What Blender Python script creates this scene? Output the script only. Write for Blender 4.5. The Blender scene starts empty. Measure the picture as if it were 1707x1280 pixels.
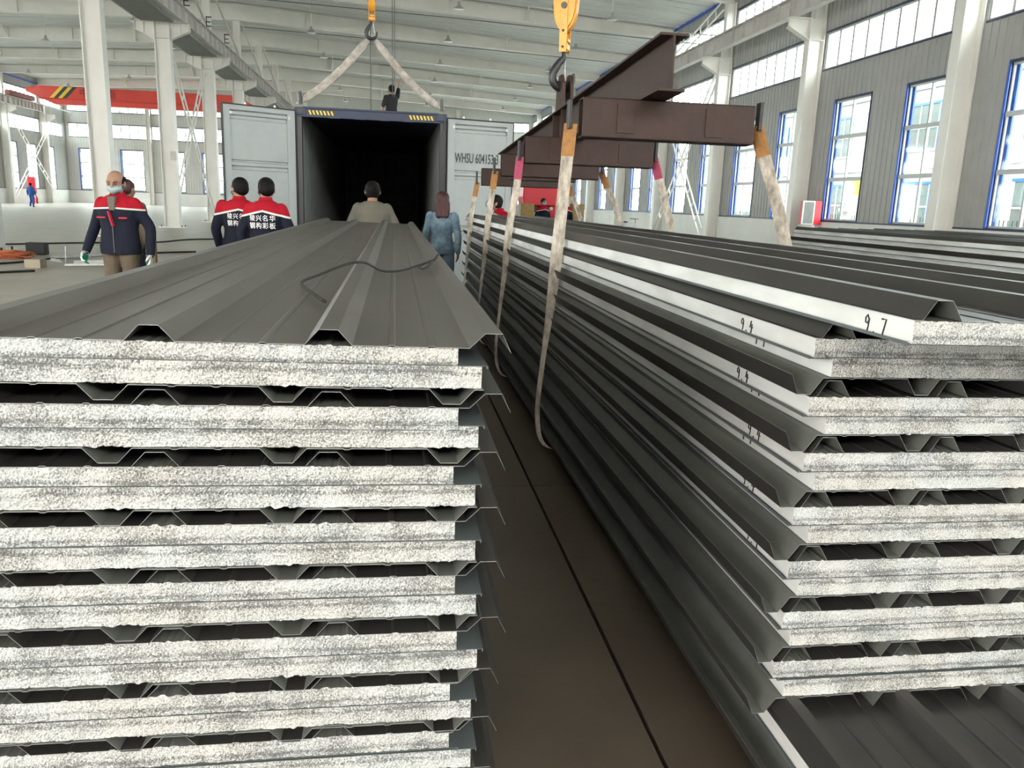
import bpy, math, random
from mathutils import Vector, Matrix, Euler, noise
random.seed(7)
PI = math.pi
S = bpy.context.scene
COL = S.collection

# ------------------------------------------------------------------ camera
def cam_axes(yaw, pitch, roll):
    cy, sy, cp, sp = math.cos(yaw), math.sin(yaw), math.cos(pitch), math.sin(pitch)
    f = Vector((sy*cp, cy*cp, -sp)); r = Vector((cy, -sy, 0)); u = r.cross(f)
    cr, sr = math.cos(roll), math.sin(roll)
    return r*cr+u*sr, u*cr-r*sr, f
r_, u_, f_ = cam_axes(math.radians(8.55), math.radians(12.65), math.radians(2.07))
cd = bpy.data.cameras.new('camera'); cam = bpy.data.objects.new('camera', cd); COL.objects.link(cam)
m = Matrix(((r_.x, u_.x, -f_.x, 0), (r_.y, u_.y, -f_.y, 0), (r_.z, u_.z, -f_.z, 0), (0, 0, 0, 1)))
cam.matrix_world = Matrix.Translation((0, 0, 1.5)) @ m
cd.sensor_width = 36; cd.lens = 1340/1707*36; cd.clip_start = .05; cd.clip_end = 500
S.camera = cam

# ------------------------------------------------------------------ light
W = bpy.data.worlds.new('world'); S.world = W; W.use_nodes = True
bg = W.node_tree.nodes['Background']; bg.inputs[0].default_value = (1, .975, .925, 1); bg.inputs[1].default_value = 14

def sun(energy, rot, col):
    l = bpy.data.lights.new('sun', 'SUN'); l.energy = energy; l.angle = .05; l.color = col
    o = bpy.data.objects.new('sun', l); o.rotation_euler = rot; COL.objects.link(o)
sun(2.0, (math.radians(42), 0, math.radians(-60)), (1, .95, .86))

def area(name, loc, rot, sx, sy, power, col, portal=False):
    l = bpy.data.lights.new(name, 'AREA'); l.shape = 'RECTANGLE'; l.size = sx; l.size_y = sy
    l.energy = power; l.color = col
    if portal: l.cycles.is_portal = True
    o = bpy.data.objects.new(name, l); o.location = loc; o.rotation_euler = rot; COL.objects.link(o)
    return o
# added fill lamps behind the camera, out of view, set at the rear wall openings
area('rear_left_fill', (-19, -11.8, 3.9), (math.radians(90), 0, 0), 19, 7.6, 380, (1, .97, .93))
area('rear_high_fill', (3, -11.8, 8.6), (math.radians(78), 0, 0), 20, 2.2, 120, (1, .98, .95))
# portals in the window openings guide the sky light in
area('window_portal', (15.3, 39, 5.5), (0, math.radians(90), 0), 9.5, 103, 1, (1, 1, 1), True)
area('window_portal', (-33.5, 39, 5.5), (0, math.radians(-90), 0), 9.5, 103, 1, (1, 1, 1), True)
area('window_portal', (-9, 91, 5.5), (math.radians(-90), 0, 0), 48, 9.5, 1, (1, 1, 1), True)

vs = S.view_settings; vs.view_transform = 'Standard'; vs.look = 'None'; vs.gamma = 1; vs.use_curve_mapping = False
vs.exposure = 0.28
S.cycles.max_bounces = 8; S.cycles.diffuse_bounces = 5; S.cycles.transparent_max_bounces = 12
S.cycles.use_denoising = True; S.cycles.sample_clamp_indirect = 8

# ------------------------------------------------------------------ helpers
def tag(o, label=None, cat=None, group=None, kind=None):
    if label: o['label'] = label
    if cat: o['category'] = cat
    if group: o['group'] = group
    if kind: o['kind'] = kind
    return o

def empty(name, loc=(0, 0, 0), rz=0.0, label=None, cat=None, group=None, kind=None):
    o = bpy.data.objects.new(name, None); COL.objects.link(o)
    o.location = loc; o.rotation_euler = (0, 0, rz); o.empty_display_size = .1
    return tag(o, label, cat, group, kind)

def link(name, me, parent=None, loc=None, rot=None):
    o = bpy.data.objects.new(name, me); COL.objects.link(o)
    if parent is not None: o.parent = parent
    if loc is not None: o.location = loc
    if rot is not None: o.rotation_euler = rot
    return o

class MB:
    def __init__(s): s.v = []; s.f = []; s.m = []
    def face(s, idx, m=0): s.f.append(idx); s.m.append(m)
    def box(s, x0, x1, y0, y1, z0, z1, m=0):
        b = len(s.v)
        s.v += [(x0,y0,z0),(x1,y0,z0),(x1,y1,z0),(x0,y1,z0),(x0,y0,z1),(x1,y0,z1),(x1,y1,z1),(x0,y1,z1)]
        for q in ((0,3,2,1),(4,5,6,7),(0,1,5,4),(1,2,6,5),(2,3,7,6),(3,0,4,7)): s.face([b+i for i in q], m)
        return s
    def prism(s, pts, axis, a0, a1, m=0):
        n = len(pts); b = len(s.v)
        for a in (a0, a1):
            for p, q in pts:
                s.v.append({'x': (a, p, q), 'y': (p, a, q), 'z': (p, q, a)}[axis])
        for i in range(n):
            j = (i+1) % n; s.face([b+i, b+j, b+n+j, b+n+i], m)
        s.face([b+i for i in range(n)][::-1], m); s.face([b+n+i for i in range(n)], m)
        return s
    def bar(s, p, q, w, h=None, m=0, up=(0, 0, 1)):
        h = h or w; p = Vector(p); q = Vector(q); d = (q-p).normalized(); U = Vector(up)
        a = d.cross(U)
        if a.length < 1e-4: a = d.cross(Vector((0, 1, 0)))
        a.normalize(); c = a.cross(d).normalized(); b = len(s.v)
        for o in (p, q):
            for i, j in ((-1,-1),(1,-1),(1,1),(-1,1)): s.v.append(tuple(o+a*(i*w/2)+c*(j*h/2)))
        for k in ((0,1,2,3),(7,6,5,4),(0,4,5,1),(1,5,6,2),(2,6,7,3),(3,7,4,0)): s.face([b+i for i in k], m)
        return s
    def tube(s, pts, r, n=8, m=0, flat=1.0, ref=None, cap=True):
        pts = [Vector(p) for p in pts]; k = len(pts)
        rs = r if isinstance(r, (list, tuple)) else [r]*k
        b = len(s.v); prev = None
        for i, p in enumerate(pts):
            d = (pts[min(i+1, k-1)]-pts[max(i-1, 0)]).normalized()
            a = Vector(ref) if ref else (prev or (Vector((0, 0, 1)) if abs(d.z) < .9 else Vector((1, 0, 0))))
            a = (a-d*a.dot(d)).normalized(); prev = a; c = d.cross(a)
            for j in range(n):
                t = 2*PI*j/n; s.v.append(tuple(p+a*(math.cos(t)*rs[i])+c*(math.sin(t)*rs[i]*flat)))
        for i in range(k-1):
            for j in range(n):
                j2 = (j+1) % n; s.face([b+i*n+j, b+i*n+j2, b+(i+1)*n+j2, b+(i+1)*n+j], m)
        if cap:
            s.face([b+j for j in range(n)][::-1], m); s.face([b+(k-1)*n+j for j in range(n)], m)
        return s
    def rings(s, rings, n=16, m=0):
        """rings of (cx, cy, cz, rx, ry): horizontal ellipses"""
        b = len(s.v)
        for cx, cy, cz, rx, ry in rings:
            for j in range(n):
                t = 2*PI*j/n; s.v.append((cx+rx*math.cos(t), cy+ry*math.sin(t), cz))
        k = len(rings)
        for i in range(k-1):
            for j in range(n):
                j2 = (j+1) % n; s.face([b+i*n+j, b+i*n+j2, b+(i+1)*n+j2, b+(i+1)*n+j], m)
        s.face([b+j for j in range(n)][::-1], m); s.face([b+(k-1)*n+j for j in range(n)], m)
        return s
    def ball(s, c, r, n=12, k=8, m=0):
        rx, ry, rz = r if isinstance(r, (list, tuple)) else (r, r, r)
        b = len(s.v); s.v.append((c[0], c[1], c[2]-rz))
        for i in range(1, k):
            a = -PI/2+PI*i/k
            for j in range(n):
                t = 2*PI*j/n; s.v.append((c[0]+rx*math.cos(a)*math.cos(t), c[1]+ry*math.cos(a)*math.sin(t), c[2]+rz*math.sin(a)))
        s.v.append((c[0], c[1], c[2]+rz)); top = len(s.v)-1
        for j in range(n):
            j2 = (j+1) % n; s.face([b, b+1+j2, b+1+j], m); s.face([top, b+1+(k-2)*n+j, b+1+(k-2)*n+j2], m)
            for i in range(k-2): s.face([b+1+i*n+j, b+1+i*n+j2, b+1+(i+1)*n+j2, b+1+(i+1)*n+j], m)
        return s
    def mesh(s, name, mats, smooth=False):
        me = bpy.data.meshes.new(name); me.from_pydata(s.v, [], s.f)
        for x in (mats if isinstance(mats, (list, tuple)) else [mats]): me.materials.append(x)
        me.polygons.foreach_set('material_index', s.m)
        if smooth: me.polygons.foreach_set('use_smooth', [True]*len(s.f))
        me.update(); return me
    def build(s, name, mats, parent=None, loc=None, rot=None, smooth=False, bevel=0):
        o = link(name, s.mesh(name, mats, smooth), parent, loc, rot)
        if bevel:
            b = o.modifiers.new('bevel', 'BEVEL'); b.width = bevel; b.segments = 2; b.limit_method = 'ANGLE'
        return o

# ------------------------------------------------------------------ materials
def mat(name, col, rough=.6, metal=0.0, spec=.5, var=None, vscale=6.0, vcoord='Object', bump=0, bscale=60, stretch=None, coat=0):
    M = bpy.data.materials.new(name); M.use_nodes = True; nt = M.node_tree; n = nt.nodes; L = nt.links
    p = n['Principled BSDF']; p.inputs['Base Color'].default_value = (*col, 1); p.inputs['Roughness'].default_value = rough
    p.inputs['Metallic'].default_value = metal; p.inputs['Specular IOR Level'].default_value = spec
    if coat: p.inputs['Coat Weight'].default_value = coat
    if var or bump:
        tc = n.new('ShaderNodeTexCoord'); mp = n.new('ShaderNodeMapping'); L.new(tc.outputs[vcoord], mp.inputs[0])
        if stretch: mp.inputs['Scale'].default_value = stretch
    if var:
        ns = n.new('ShaderNodeTexNoise'); ns.inputs['Scale'].default_value = vscale; ns.inputs['Detail'].default_value = 6
        ns.inputs['Roughness'].default_value = .65; L.new(mp.outputs[0], ns.inputs['Vector'])
        cr = n.new('ShaderNodeValToRGB'); cr.color_ramp.elements[0].position = .32; cr.color_ramp.elements[1].position = .68
        cr.color_ramp.elements[0].color = (*var, 1); cr.color_ramp.elements[1].color = (*col, 1)
        L.new(ns.outputs[0], cr.inputs[0]); L.new(cr.outputs[0], p.inputs['Base Color'])
    if bump:
        nb = n.new('ShaderNodeTexNoise'); nb.inputs['Scale'].default_value = bscale; nb.inputs['Detail'].default_value = 4
        L.new(mp.outputs[0], nb.inputs['Vector'])
        bp = n.new('ShaderNodeBump'); bp.inputs['Strength'].default_value = bump; bp.inputs['Distance'].default_value = .01
        L.new(nb.outputs[0], bp.inputs['Height']); L.new(bp.outputs[0], p.inputs['Normal'])
    return M

def foam_material(end):
    M = bpy.data.materials.new('foam_end' if end else 'foam_side'); M.use_nodes = True; nt = M.node_tree; n = nt.nodes; L = nt.links
    p = n['Principled BSDF']; p.inputs['Roughness'].default_value = .75
    p.inputs['Subsurface Weight'].default_value = 0
    tc = n.new('ShaderNodeTexCoord'); oi = n.new('ShaderNodeObjectInfo')
    add = n.new('ShaderNodeVectorMath'); add.operation = 'ADD'
    sc = n.new('ShaderNodeMath'); sc.operation = 'MULTIPLY'; sc.inputs[1].default_value = 17.0
    L.new(oi.outputs['Random'], sc.inputs[0]); L.new(tc.outputs['Object'], add.inputs[0]); L.new(sc.outputs[0], add.inputs[1])
    sep = n.new('ShaderNodeSeparateXYZ'); L.new(tc.outputs['Object'], sep.inputs[0])
    vo = n.new('ShaderNodeTexVoronoi'); vo.inputs['Scale'].default_value = 260 if end else 200
    L.new(add.outputs[0], vo.inputs['Vector'])
    bp = n.new('ShaderNodeBump'); bp.invert = True; bp.inputs['Strength'].default_value = .75 if end else .12; bp.inputs['Distance'].default_value = .003
    L.new(vo.outputs['Distance'], bp.inputs['Height']); L.new(bp.outputs[0], p.inputs['Normal'])
    if not end:
        ns = n.new('ShaderNodeTexNoise'); ns.inputs['Scale'].default_value = 9; ns.inputs['Detail'].default_value = 5
        mp = n.new('ShaderNodeMapping'); mp.inputs['Scale'].default_value = (1, .25, 1); L.new(add.outputs[0], mp.inputs[0]); L.new(mp.outputs[0], ns.inputs['Vector'])
        cr = n.new('ShaderNodeValToRGB'); cr.color_ramp.elements[0].position = .3; cr.color_ramp.elements[1].position = .6
        cr.color_ramp.elements[0].color = (.56, .55, .52, 1); cr.color_ramp.elements[1].color = (.78, .78, .76, 1)
        L.new(ns.outputs[0], cr.inputs[0]); L.new(cr.outputs[0], p.inputs['Base Color']); return M
    # dirt sits between the beads: large patches x fine cells, heaviest in a band close to the liner
    big = n.new('ShaderNodeTexNoise'); big.inputs['Scale'].default_value = 14; big.inputs['Detail'].default_value = 5; L.new(add.outputs[0], big.inputs['Vector'])
    fine = n.new('ShaderNodeTexNoise'); fine.inputs['Scale'].default_value = 300; fine.inputs['Detail'].default_value = 1; L.new(add.outputs[0], fine.inputs['Vector'])
    band = n.new('ShaderNodeValToRGB'); e = band.color_ramp.elements
    mz = n.new('ShaderNodeMath'); mz.operation = 'MULTIPLY'; mz.inputs[1].default_value = 20.0; L.new(sep.outputs[2], mz.inputs[0])
    nz = n.new('ShaderNodeMath'); nz.operation = 'MULTIPLY_ADD'; nz.inputs[1].default_value = .35; L.new(big.outputs[0], nz.inputs[0]); L.new(mz.outputs[0], nz.inputs[2])
    L.new(nz.outputs[0], band.inputs[0])
    e[0].position = .0; e[0].color = (.30, .30, .30, 1); e[1].position = 1.0; e[1].color = (.20, .20, .20, 1)
    for pos, v in ((.36, .30), (.43, .42), (.50, .40), (.58, .24), (.75, .20)):
        q = e.new(pos); q.color = (v, v, v, 1)
    s1 = n.new('ShaderNodeMath'); s1.operation = 'MULTIPLY_ADD'; s1.inputs[1].default_value = .7; s1.inputs[2].default_value = -.33
    L.new(big.outputs[0], s1.inputs[0])
    s2 = n.new('ShaderNodeMath'); s2.operation = 'ADD'; L.new(s1.outputs[0], s2.inputs[0]); L.new(band.outputs[0], s2.inputs[1])
    s3 = n.new('ShaderNodeMath'); s3.operation = 'ADD'; L.new(s2.outputs[0], s3.inputs[0]); L.new(fine.outputs[0], s3.inputs[1])
    cr = n.new('ShaderNodeValToRGB'); cr.color_ramp.elements[0].position = .66; cr.color_ramp.elements[1].position = 1.12
    cr.color_ramp.elements[0].color = (.635, .63, .61, 1); cr.color_ramp.elements[1].color = (.17, .17, .165, 1)
    L.new(s3.outputs[0], cr.inputs[0])
    tint = n.new('ShaderNodeTexNoise'); tint.inputs['Scale'].default_value = 4; L.new(add.outputs[0], tint.inputs['Vector'])
    tr = n.new('ShaderNodeValToRGB'); tr.color_ramp.elements[0].position = .35; tr.color_ramp.elements[1].position = .65
    tr.color_ramp.elements[0].color = (1, .97, .93, 1); tr.color_ramp.elements[1].color = (.96, .99, 1, 1); L.new(tint.outputs['Fac'], tr.inputs[0])
    mx = n.new('ShaderNodeMix'); mx.data_type = 'RGBA'; mx.blend_type = 'MULTIPLY'; mx.inputs[0].default_value = 1
    L.new(cr.outputs[0], mx.inputs[6]); L.new(tr.outputs[0], mx.inputs[7]); L.new(mx.outputs[2], p.inputs['Base Color'])
    return M

def sheet_material(name, c0, c1, rough, spec=.5):
    """factory painted steel: long drag streaks and dust along the panel"""
    M = bpy.data.materials.new(name); M.use_nodes = True; nt = M.node_tree; n = nt.nodes; L = nt.links
    p = n['Principled BSDF']; p.inputs['Specular IOR Level'].default_value = spec
    tc = n.new('ShaderNodeTexCoord'); mp = n.new('ShaderNodeMapping'); mp.inputs['Scale'].default_value = (30, .7, 8)
    L.new(tc.outputs['Object'], mp.inputs[0])
    a = n.new('ShaderNodeTexNoise'); a.inputs['Scale'].default_value = 1.4; a.inputs['Detail'].default_value = 7; a.inputs['Roughness'].default_value = .7; L.new(mp.outputs[0], a.inputs['Vector'])
    b = n.new('ShaderNodeTexNoise'); b.inputs['Scale'].default_value = 3; b.inputs['Detail'].default_value = 8; L.new(tc.outputs['Object'], b.inputs['Vector'])
    ad = n.new('ShaderNodeMath'); ad.operation = 'MULTIPLY_ADD'; ad.inputs[1].default_value = .5; L.new(b.outputs[0], ad.inputs[0])
    m2 = n.new('ShaderNodeMath'); m2.operation = 'MULTIPLY'; m2.inputs[1].default_value = .5; L.new(a.outputs[0], m2.inputs[0]); L.new(m2.outputs[0], ad.inputs[2])
    cr = n.new('ShaderNodeValToRGB'); cr.color_ramp.elements[0].position = .38; cr.color_ramp.elements[1].position = .62
    cr.color_ramp.elements[0].color = (*c0, 1); cr.color_ramp.elements[1].color = (*c1, 1); L.new(ad.outputs[0], cr.inputs[0]); L.new(cr.outputs[0], p.inputs['Base Color'])
    rr = n.new('ShaderNodeMapRange'); rr.inputs[1].default_value = .35; rr.inputs[2].default_value = .65; rr.inputs[3].default_value = rough-.03; rr.inputs[4].default_value = rough+.06
    L.new(ad.outputs[0], rr.inputs[0]); L.new(rr.outputs[0], p.inputs['Roughness'])
    return M

def glass_material(name, tint, gl=.08):
    M = bpy.data.materials.new(name); M.use_nodes = True; nt = M.node_tree; n = nt.nodes; L = nt.links
    n.remove(n['Principled BSDF']); out = n['Material Output']
    t = n.new('ShaderNodeBsdfTransparent'); t.inputs[0].default_value = (*tint, 1)
    g = n.new('ShaderNodeBsdfGlossy'); g.inputs['Roughness'].default_value = .05
    x = n.new('ShaderNodeMixShader'); x.inputs[0].default_value = gl
    L.new(t.outputs[0], x.inputs[1]); L.new(g.outputs[0], x.inputs[2]); L.new(x.outputs[0], out.inputs[0]); return M

M = {}
M['foam_end'] = foam_material(True); M['foam_side'] = foam_material(False)
M['sheet'] = sheet_material('painted_sheet', (.075, .068, .062), (.125, .115, .106), .36, .6)
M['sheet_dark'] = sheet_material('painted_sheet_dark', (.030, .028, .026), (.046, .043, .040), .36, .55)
M['sheet_back'] = mat('sheet_back', (.17, .175, .155), .45, .1, var=(.13, .135, .12), vscale=8)
M['sheet_edge'] = mat('sheet_edge', (.55, .57, .56), .35, .6)
M['liner'] = mat('liner_sheet', (.13, .15, .15), .4, .1, var=(.10, .115, .115), vscale=7)
M['marker'] = mat('marker_ink', (.01, .01, .012), .5)
M['concrete'] = mat('concrete_floor', (.44, .405, .345), .5, 0, .4, var=(.35, .32, .27), vscale=.9, bump=.15, bscale=20)
M['concrete_shaded'] = mat('shade_tinted_concrete', (.115, .092, .068), .42, 0, .5, var=(.080, .064, .048), vscale=.9, bump=.1, bscale=20)  # aisle shade put into the slab colour around the near stacks
M['joint'] = mat('joint_filler', (.03, .028, .025), .9)
M['wall'] = mat('grey_cladding', (.37, .365, .35), .5, 0, .4, var=(.33, .325, .315), vscale=1.5)
M['wall_light'] = mat('pale_cladding', (.58, .575, .55), .5, 0, .4, var=(.52, .515, .49), vscale=1.5)
M['plaster'] = mat('white_plaster', (.80, .79, .77), .8, var=(.72, .71, .69), vscale=1.2)
M['roof'] = mat('roof_liner', (.72, .73, .72), .5, 0, .4, var=(.60, .62, .62), vscale=.7, stretch=(.15, 6, 1))
M['white_steel'] = mat('white_steel', (.78, .755, .71), .45, 0, .5, var=(.71, .69, .645), vscale=1.2)
M['girder'] = mat('girder_paint', (.60, .57, .55), .5, var=(.50, .47, .45), vscale=1.6)
M['rail_red'] = mat('rail_rust_red', (.22, .05, .045), .6)
M['blue_frame'] = mat('blue_flashing', (.012, .085, .50), .35)
M['blue_dark'] = mat('dark_blue_flashing', (.012, .022, .065), .4)
M['mullion'] = mat('white_window_profile', (.50, .51, .50), .4)
M['glass'] = glass_material('window_glass', (.86, .93, .94))
M['red_crane'] = mat('red_crane_paint', (.78, .06, .035), .35, var=(.66, .045, .03), vscale=.8)
M['yellow'] = mat('yellow_paint', (.80, .36, .02), .35, var=(.66, .27, .015), vscale=14)
M['hazard_yellow'] = mat('hazard_yellow', (.82, .55, .05), .45)
M['black'] = mat('black_metal', (.015, .015, .016), .4, 0, .6)
M['rust'] = mat('brown_primer', (.050, .025, .018), .55, 0, .35, var=(.034, .018, .014), vscale=7, bump=.2, bscale=40)
M['navy'] = mat('container_navy', (.018, .03, .075), .45, var=(.014, .022, .05), vscale=5)
M['cont_in'] = mat('container_inside', (.24, .25, .24), .6, 0, .3, var=(.18, .19, .18), vscale=3)
M['cont_floor'] = mat('container_floor', (.12, .08, .05), .7)
M['door'] = mat('container_door', (.36, .38, .375), .5, var=(.31, .33, .325), vscale=2.2)
M['webbing'] = mat('dirty_webbing', (.62, .56, .47), .9, 0, .2, var=(.20, .17, .14), vscale=20, stretch=(1, 1, .45))
M['webbing_grey'] = mat('grey_webbing', (.55, .50, .45), .9, 0, .2, var=(.26, .23, .20), vscale=9)
M['orange_sleeve'] = mat('orange_sleeve', (.40, .185, .045), .8, var=(.24, .12, .05), vscale=30)
M['pink_sleeve'] = mat('pink_sleeve', (.42, .06, .13), .8, var=(.30, .05, .09), vscale=30)
M['wood'] = mat('timber', (.22, .15, .10), .8, var=(.14, .09, .06), vscale=10, stretch=(4, 4, .4))
M['steel'] = mat('galvanised', (.62, .64, .64), .35, .4, var=(.48, .50, .50), vscale=12)
M['rope'] = mat('wire_rope', (.10, .10, .10), .6)
M['rubber'] = mat('black_rubber', (.02, .02, .02), .7)
M['copper'] = mat('orange_cable', (.62, .16, .05), .5, var=(.40, .09, .03), vscale=40)
M['skin'] = mat('skin', (.36, .20, .135), .55, var=(.31, .165, .11), vscale=12)
M['hair'] = mat('black_hair', (.006, .005, .005), .6, 0, .15, bump=.5, bscale=120)
M['hair_red'] = mat('reddish_hair', (.085, .018, .018), .45, var=(.03, .008, .01), vscale=30, stretch=(6, 6, .5), bump=.5, bscale=90)
M['mask'] = mat('pale_mask', (.36, .47, .49), .8)
M['shoe'] = mat('dark_shoe', (.03, .028, .026), .6)
M['khaki'] = mat('khaki_cloth', (.13, .10, .065), .85, var=(.09, .068, .045), vscale=9, bump=.4, bscale=12)
M['navy_cloth'] = mat('navy_cloth', (.012, .014, .028), .85, bump=.4, bscale=12)
M['tee'] = mat('grey_green_cotton', (.15, .14, .11), .9, var=(.12, .113, .09), vscale=7, bump=.5, bscale=10)
M['denim'] = mat('washed_denim', (.22, .31, .37), .85, var=(.06, .11, .16), vscale=9, bump=.4, bscale=16)
M['denim_dark'] = mat('blue_jeans', (.13, .19, .24), .85, var=(.07, .11, .15), vscale=9, bump=.4, bscale=16)
M['blue_cloth'] = mat('blue_overall', (.03, .09, .32), .85)
M['black_cloth'] = mat('black_cloth', (.012, .012, .014), .85)
M['glove_white'] = mat('white_glove', (.70, .70, .68), .9)
M['glove_green'] = mat('green_rubber', (.01, .22, .13), .5)
M['white_print'] = mat('white_print', (.80, .80, .80), .7)
M['red_print'] = mat('red_piping', (.45, .01, .03), .7)
M['lamp_shade'] = mat('lamp_aluminium', (.50, .50, .49), .35, .5)
M['green'] = mat('distant_green', (.16, .34, .18), .9, var=(.10, .24, .14), vscale=.5)
M['facade'] = mat('facade_white', (.30, .30, .295), .7)
M['facade_glass'] = mat('facade_glass', (.08, .10, .095), .2)
M['asphalt'] = mat('yard_paving', (.22, .22, .20), .9)
M['stone'] = mat('fence_stone', (.42, .40, .38), .9)
M['card'] = mat('cardboard', (.42, .36, .28), .9)
M['red_box'] = mat('red_box', (.65, .015, .03), .4)
M['yellow_flag'] = mat('yellow_banner', (.90, .62, .02), .7)
M['plank_yellow'] = mat('ochre_paint', (.34, .22, .06), .6, var=(.2, .12, .04), vscale=10)

# ------------------------------------------------------------------ setting: floor
XL, XR, YB, YF = -33.0, 14.8, -12.0, 90.4
FR = [20.2+8.05*k for k in range(-4, 9)]          # frame lines
floor = MB().box(XL-.3, XR+.3, YB, YF+.3, -.30, -.04).build('floor', M['joint'])
tag(floor, 'jointed concrete floor of the workshop hall', 'floor', kind='structure')
xs = [.745+4.05*k for k in range(-9, 5)]; xs = [XL-.1]+[x for x in xs if XL+.5 < x < XR-.5]+[XR+.1]
ys = [YB]+[y for y in FR if y < YF-1]+[YF+.1]
slabs = {}
for i in range(len(xs)-1):
    for j in range(len(ys)-1):
        w, h = round(xs[i+1]-xs[i], 3), round(ys[j+1]-ys[j], 3)
        shaded = -3.4 < xs[i] < 4.8 and ys[j] < 13
        if (w, h, shaded) not in slabs:
            g = .007; slabs[(w, h, shaded)] = MB().box(g, w-g, g, h-g, -.05, 0).mesh('slab', M['concrete_shaded' if shaded else 'concrete'])
        link('slab', slabs[(w, h, shaded)], floor, (xs[i], ys[j], 0))
yard = MB().box(-90, 90, -60, 160, -.6, -.32).build('ground_outside', M['asphalt']); tag(yard, 'pale paved yard outside the hall windows', 'ground', kind='structure')

# ------------------------------------------------------------------ walls with openings
WIN_LO, WIN_HI = 1.32, 5.25
BAND_LO, BAND_HI = 6.42, 7.62
TOP_LO, TOP_HI = 9.05, 10.05
def wall_mesh(u0, u1, z0, z1, openings):
    """rectangles (ua, ub, za, zb) of solid wall round the openings"""
    us = sorted({u0, u1, *[o[0] for o in openings], *[o[1] for o in openings]})
    out = []
    for a, b in zip(us, us[1:]):
        mid = (a+b)/2; ops = sorted([(o[2], o[3]) for o in openings if o[0] < mid < o[1]]); z = z0
        for za, zb in ops:
            if za > z: out.append((a, b, z, za))
            z = zb
        if z < z1: out.append((a, b, z, z1))
    return out

def bay_openings(frames, u1):
    low, band, top = [], [], []
    for k, y in enumerate(frames):
        e = frames[k+1] if k+1 < len(frames) else u1
        for s0 in (.55, 4.55):
            if y+s0+2.1 < e-.1: low.append((y+s0, y+s0+2.1, WIN_LO, WIN_HI))
        band.append((y+.28, e-.28, BAND_LO, BAND_HI)); top.append((y+.28, e-.28, TOP_LO, TOP_HI))
    return low, band, top
vis = FR
low, band, top = bay_openings(vis, YF-.4)
gx = [-32.7+4.0*k for k in range(12)]
glow = [(x+.9, x+3.1, 1.4, 5.4) for x in gx if x+3.1 < XR]
gcols = [-32.9, -24.9, -17.0, -9.2, -1.3, 6.7, 14.7]
gband = [(a+.25, b-.25, 6.55, 7.85) for a, b in zip(gcols, gcols[1:])]
gtop = [(a+.25, b-.25, 9.05, 10.0) for a, b in zip(gcols, gcols[1:])]

def side_wall(name, x, sgn, ops, label):
    b = MB(); c = MB(); r = MB()
    for a, e, za, zb in wall_mesh(YB, YF, 1.26, 12.2, ops):
        b.box(min(x, x+sgn*.12), max(x, x+sgn*.12), a, e, za, zb)
        # cladding ribs
        k0 = math.ceil(a/.27); y = k0*.27
        while y < e-.05:
            r.prism([(x+sgn*.02, y), (x-sgn*.022, y+.012), (x-sgn*.022, y+.038), (x+sgn*.02, y+.05)], 'z', za, zb); y += .27
    o = b.build(name, M['wall']); tag(o, label, 'wall', kind='structure')
    p = r.build('cladding_rib', M['wall'], o); p['kind'] = 'stuff'
    MB().box(min(x-sgn*.03, x+sgn*.2), max(x-sgn*.03, x+sgn*.2), YB, YF, -.04, 1.26).build('plaster_dado', M['plaster'], o)
    MB().box(min(x-sgn*.05, x+sgn*.12), max(x-sgn*.05, x+sgn*.12), YB, YF, 1.255, 1.30).build('sill_flashing', M['blue_dark'], o)
    MB().box(min(x-sgn*.04, x+sgn*.02), max(x-sgn*.04, x+sgn*.02), YB, YF, 10.72, 10.86).build('eaves_flashing', M['blue_frame'], o)
    return o
wr = side_wall('wall_right', XR, 1, low+band+top, 'long grey ribbed wall with tall blue framed windows')
wl = side_wall('wall_left', XL, -1, low+band+top, 'far long wall of the empty bay with white glowing windows')
b = MB(); r = MB()
for a, e, za, zb in wall_mesh(XL, XR, 1.26, 12.6, glow+gband+gtop):
    b.box(a, e, YF, YF+.12, za, zb)
    x = math.ceil(a/.27)*.27
    while x < e-.05:
        r.prism([(x, YF+.02), (x+.012, YF-.022), (x+.038, YF-.022), (x+.05, YF+.02)], 'z', za, zb); x += .27
wf = b.build('wall_far', M['wall_light']); tag(wf, 'gable wall closing the far end of the hall', 'wall', kind='structure')
r.build('cladding_rib', M['wall_light'], wf)['kind'] = 'stuff'
MB().box(XL, XR, YF-.03, YF+.2, -.04, 1.26).build('plaster_dado', M['plaster'], wf)
MB().box(XL, XR, YF-.05, YF+.1, 1.255, 1.30).build('sill_flashing', M['blue_dark'], wf)
b = MB()
for a, e, za, zb in wall_mesh(XL, XR, 0, 12.6, [(-28.6, -9.4, 0, 7.8), (-7.2, 13.2, 7.4, 9.8)]): b.box(a, e, YB-.15, YB, za, zb)  # unseen openings added to let the fill light in
tag(b.build('wall_back', M['wall']), 'rear gable wall with added wide openings', 'wall', kind='structure')

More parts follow.
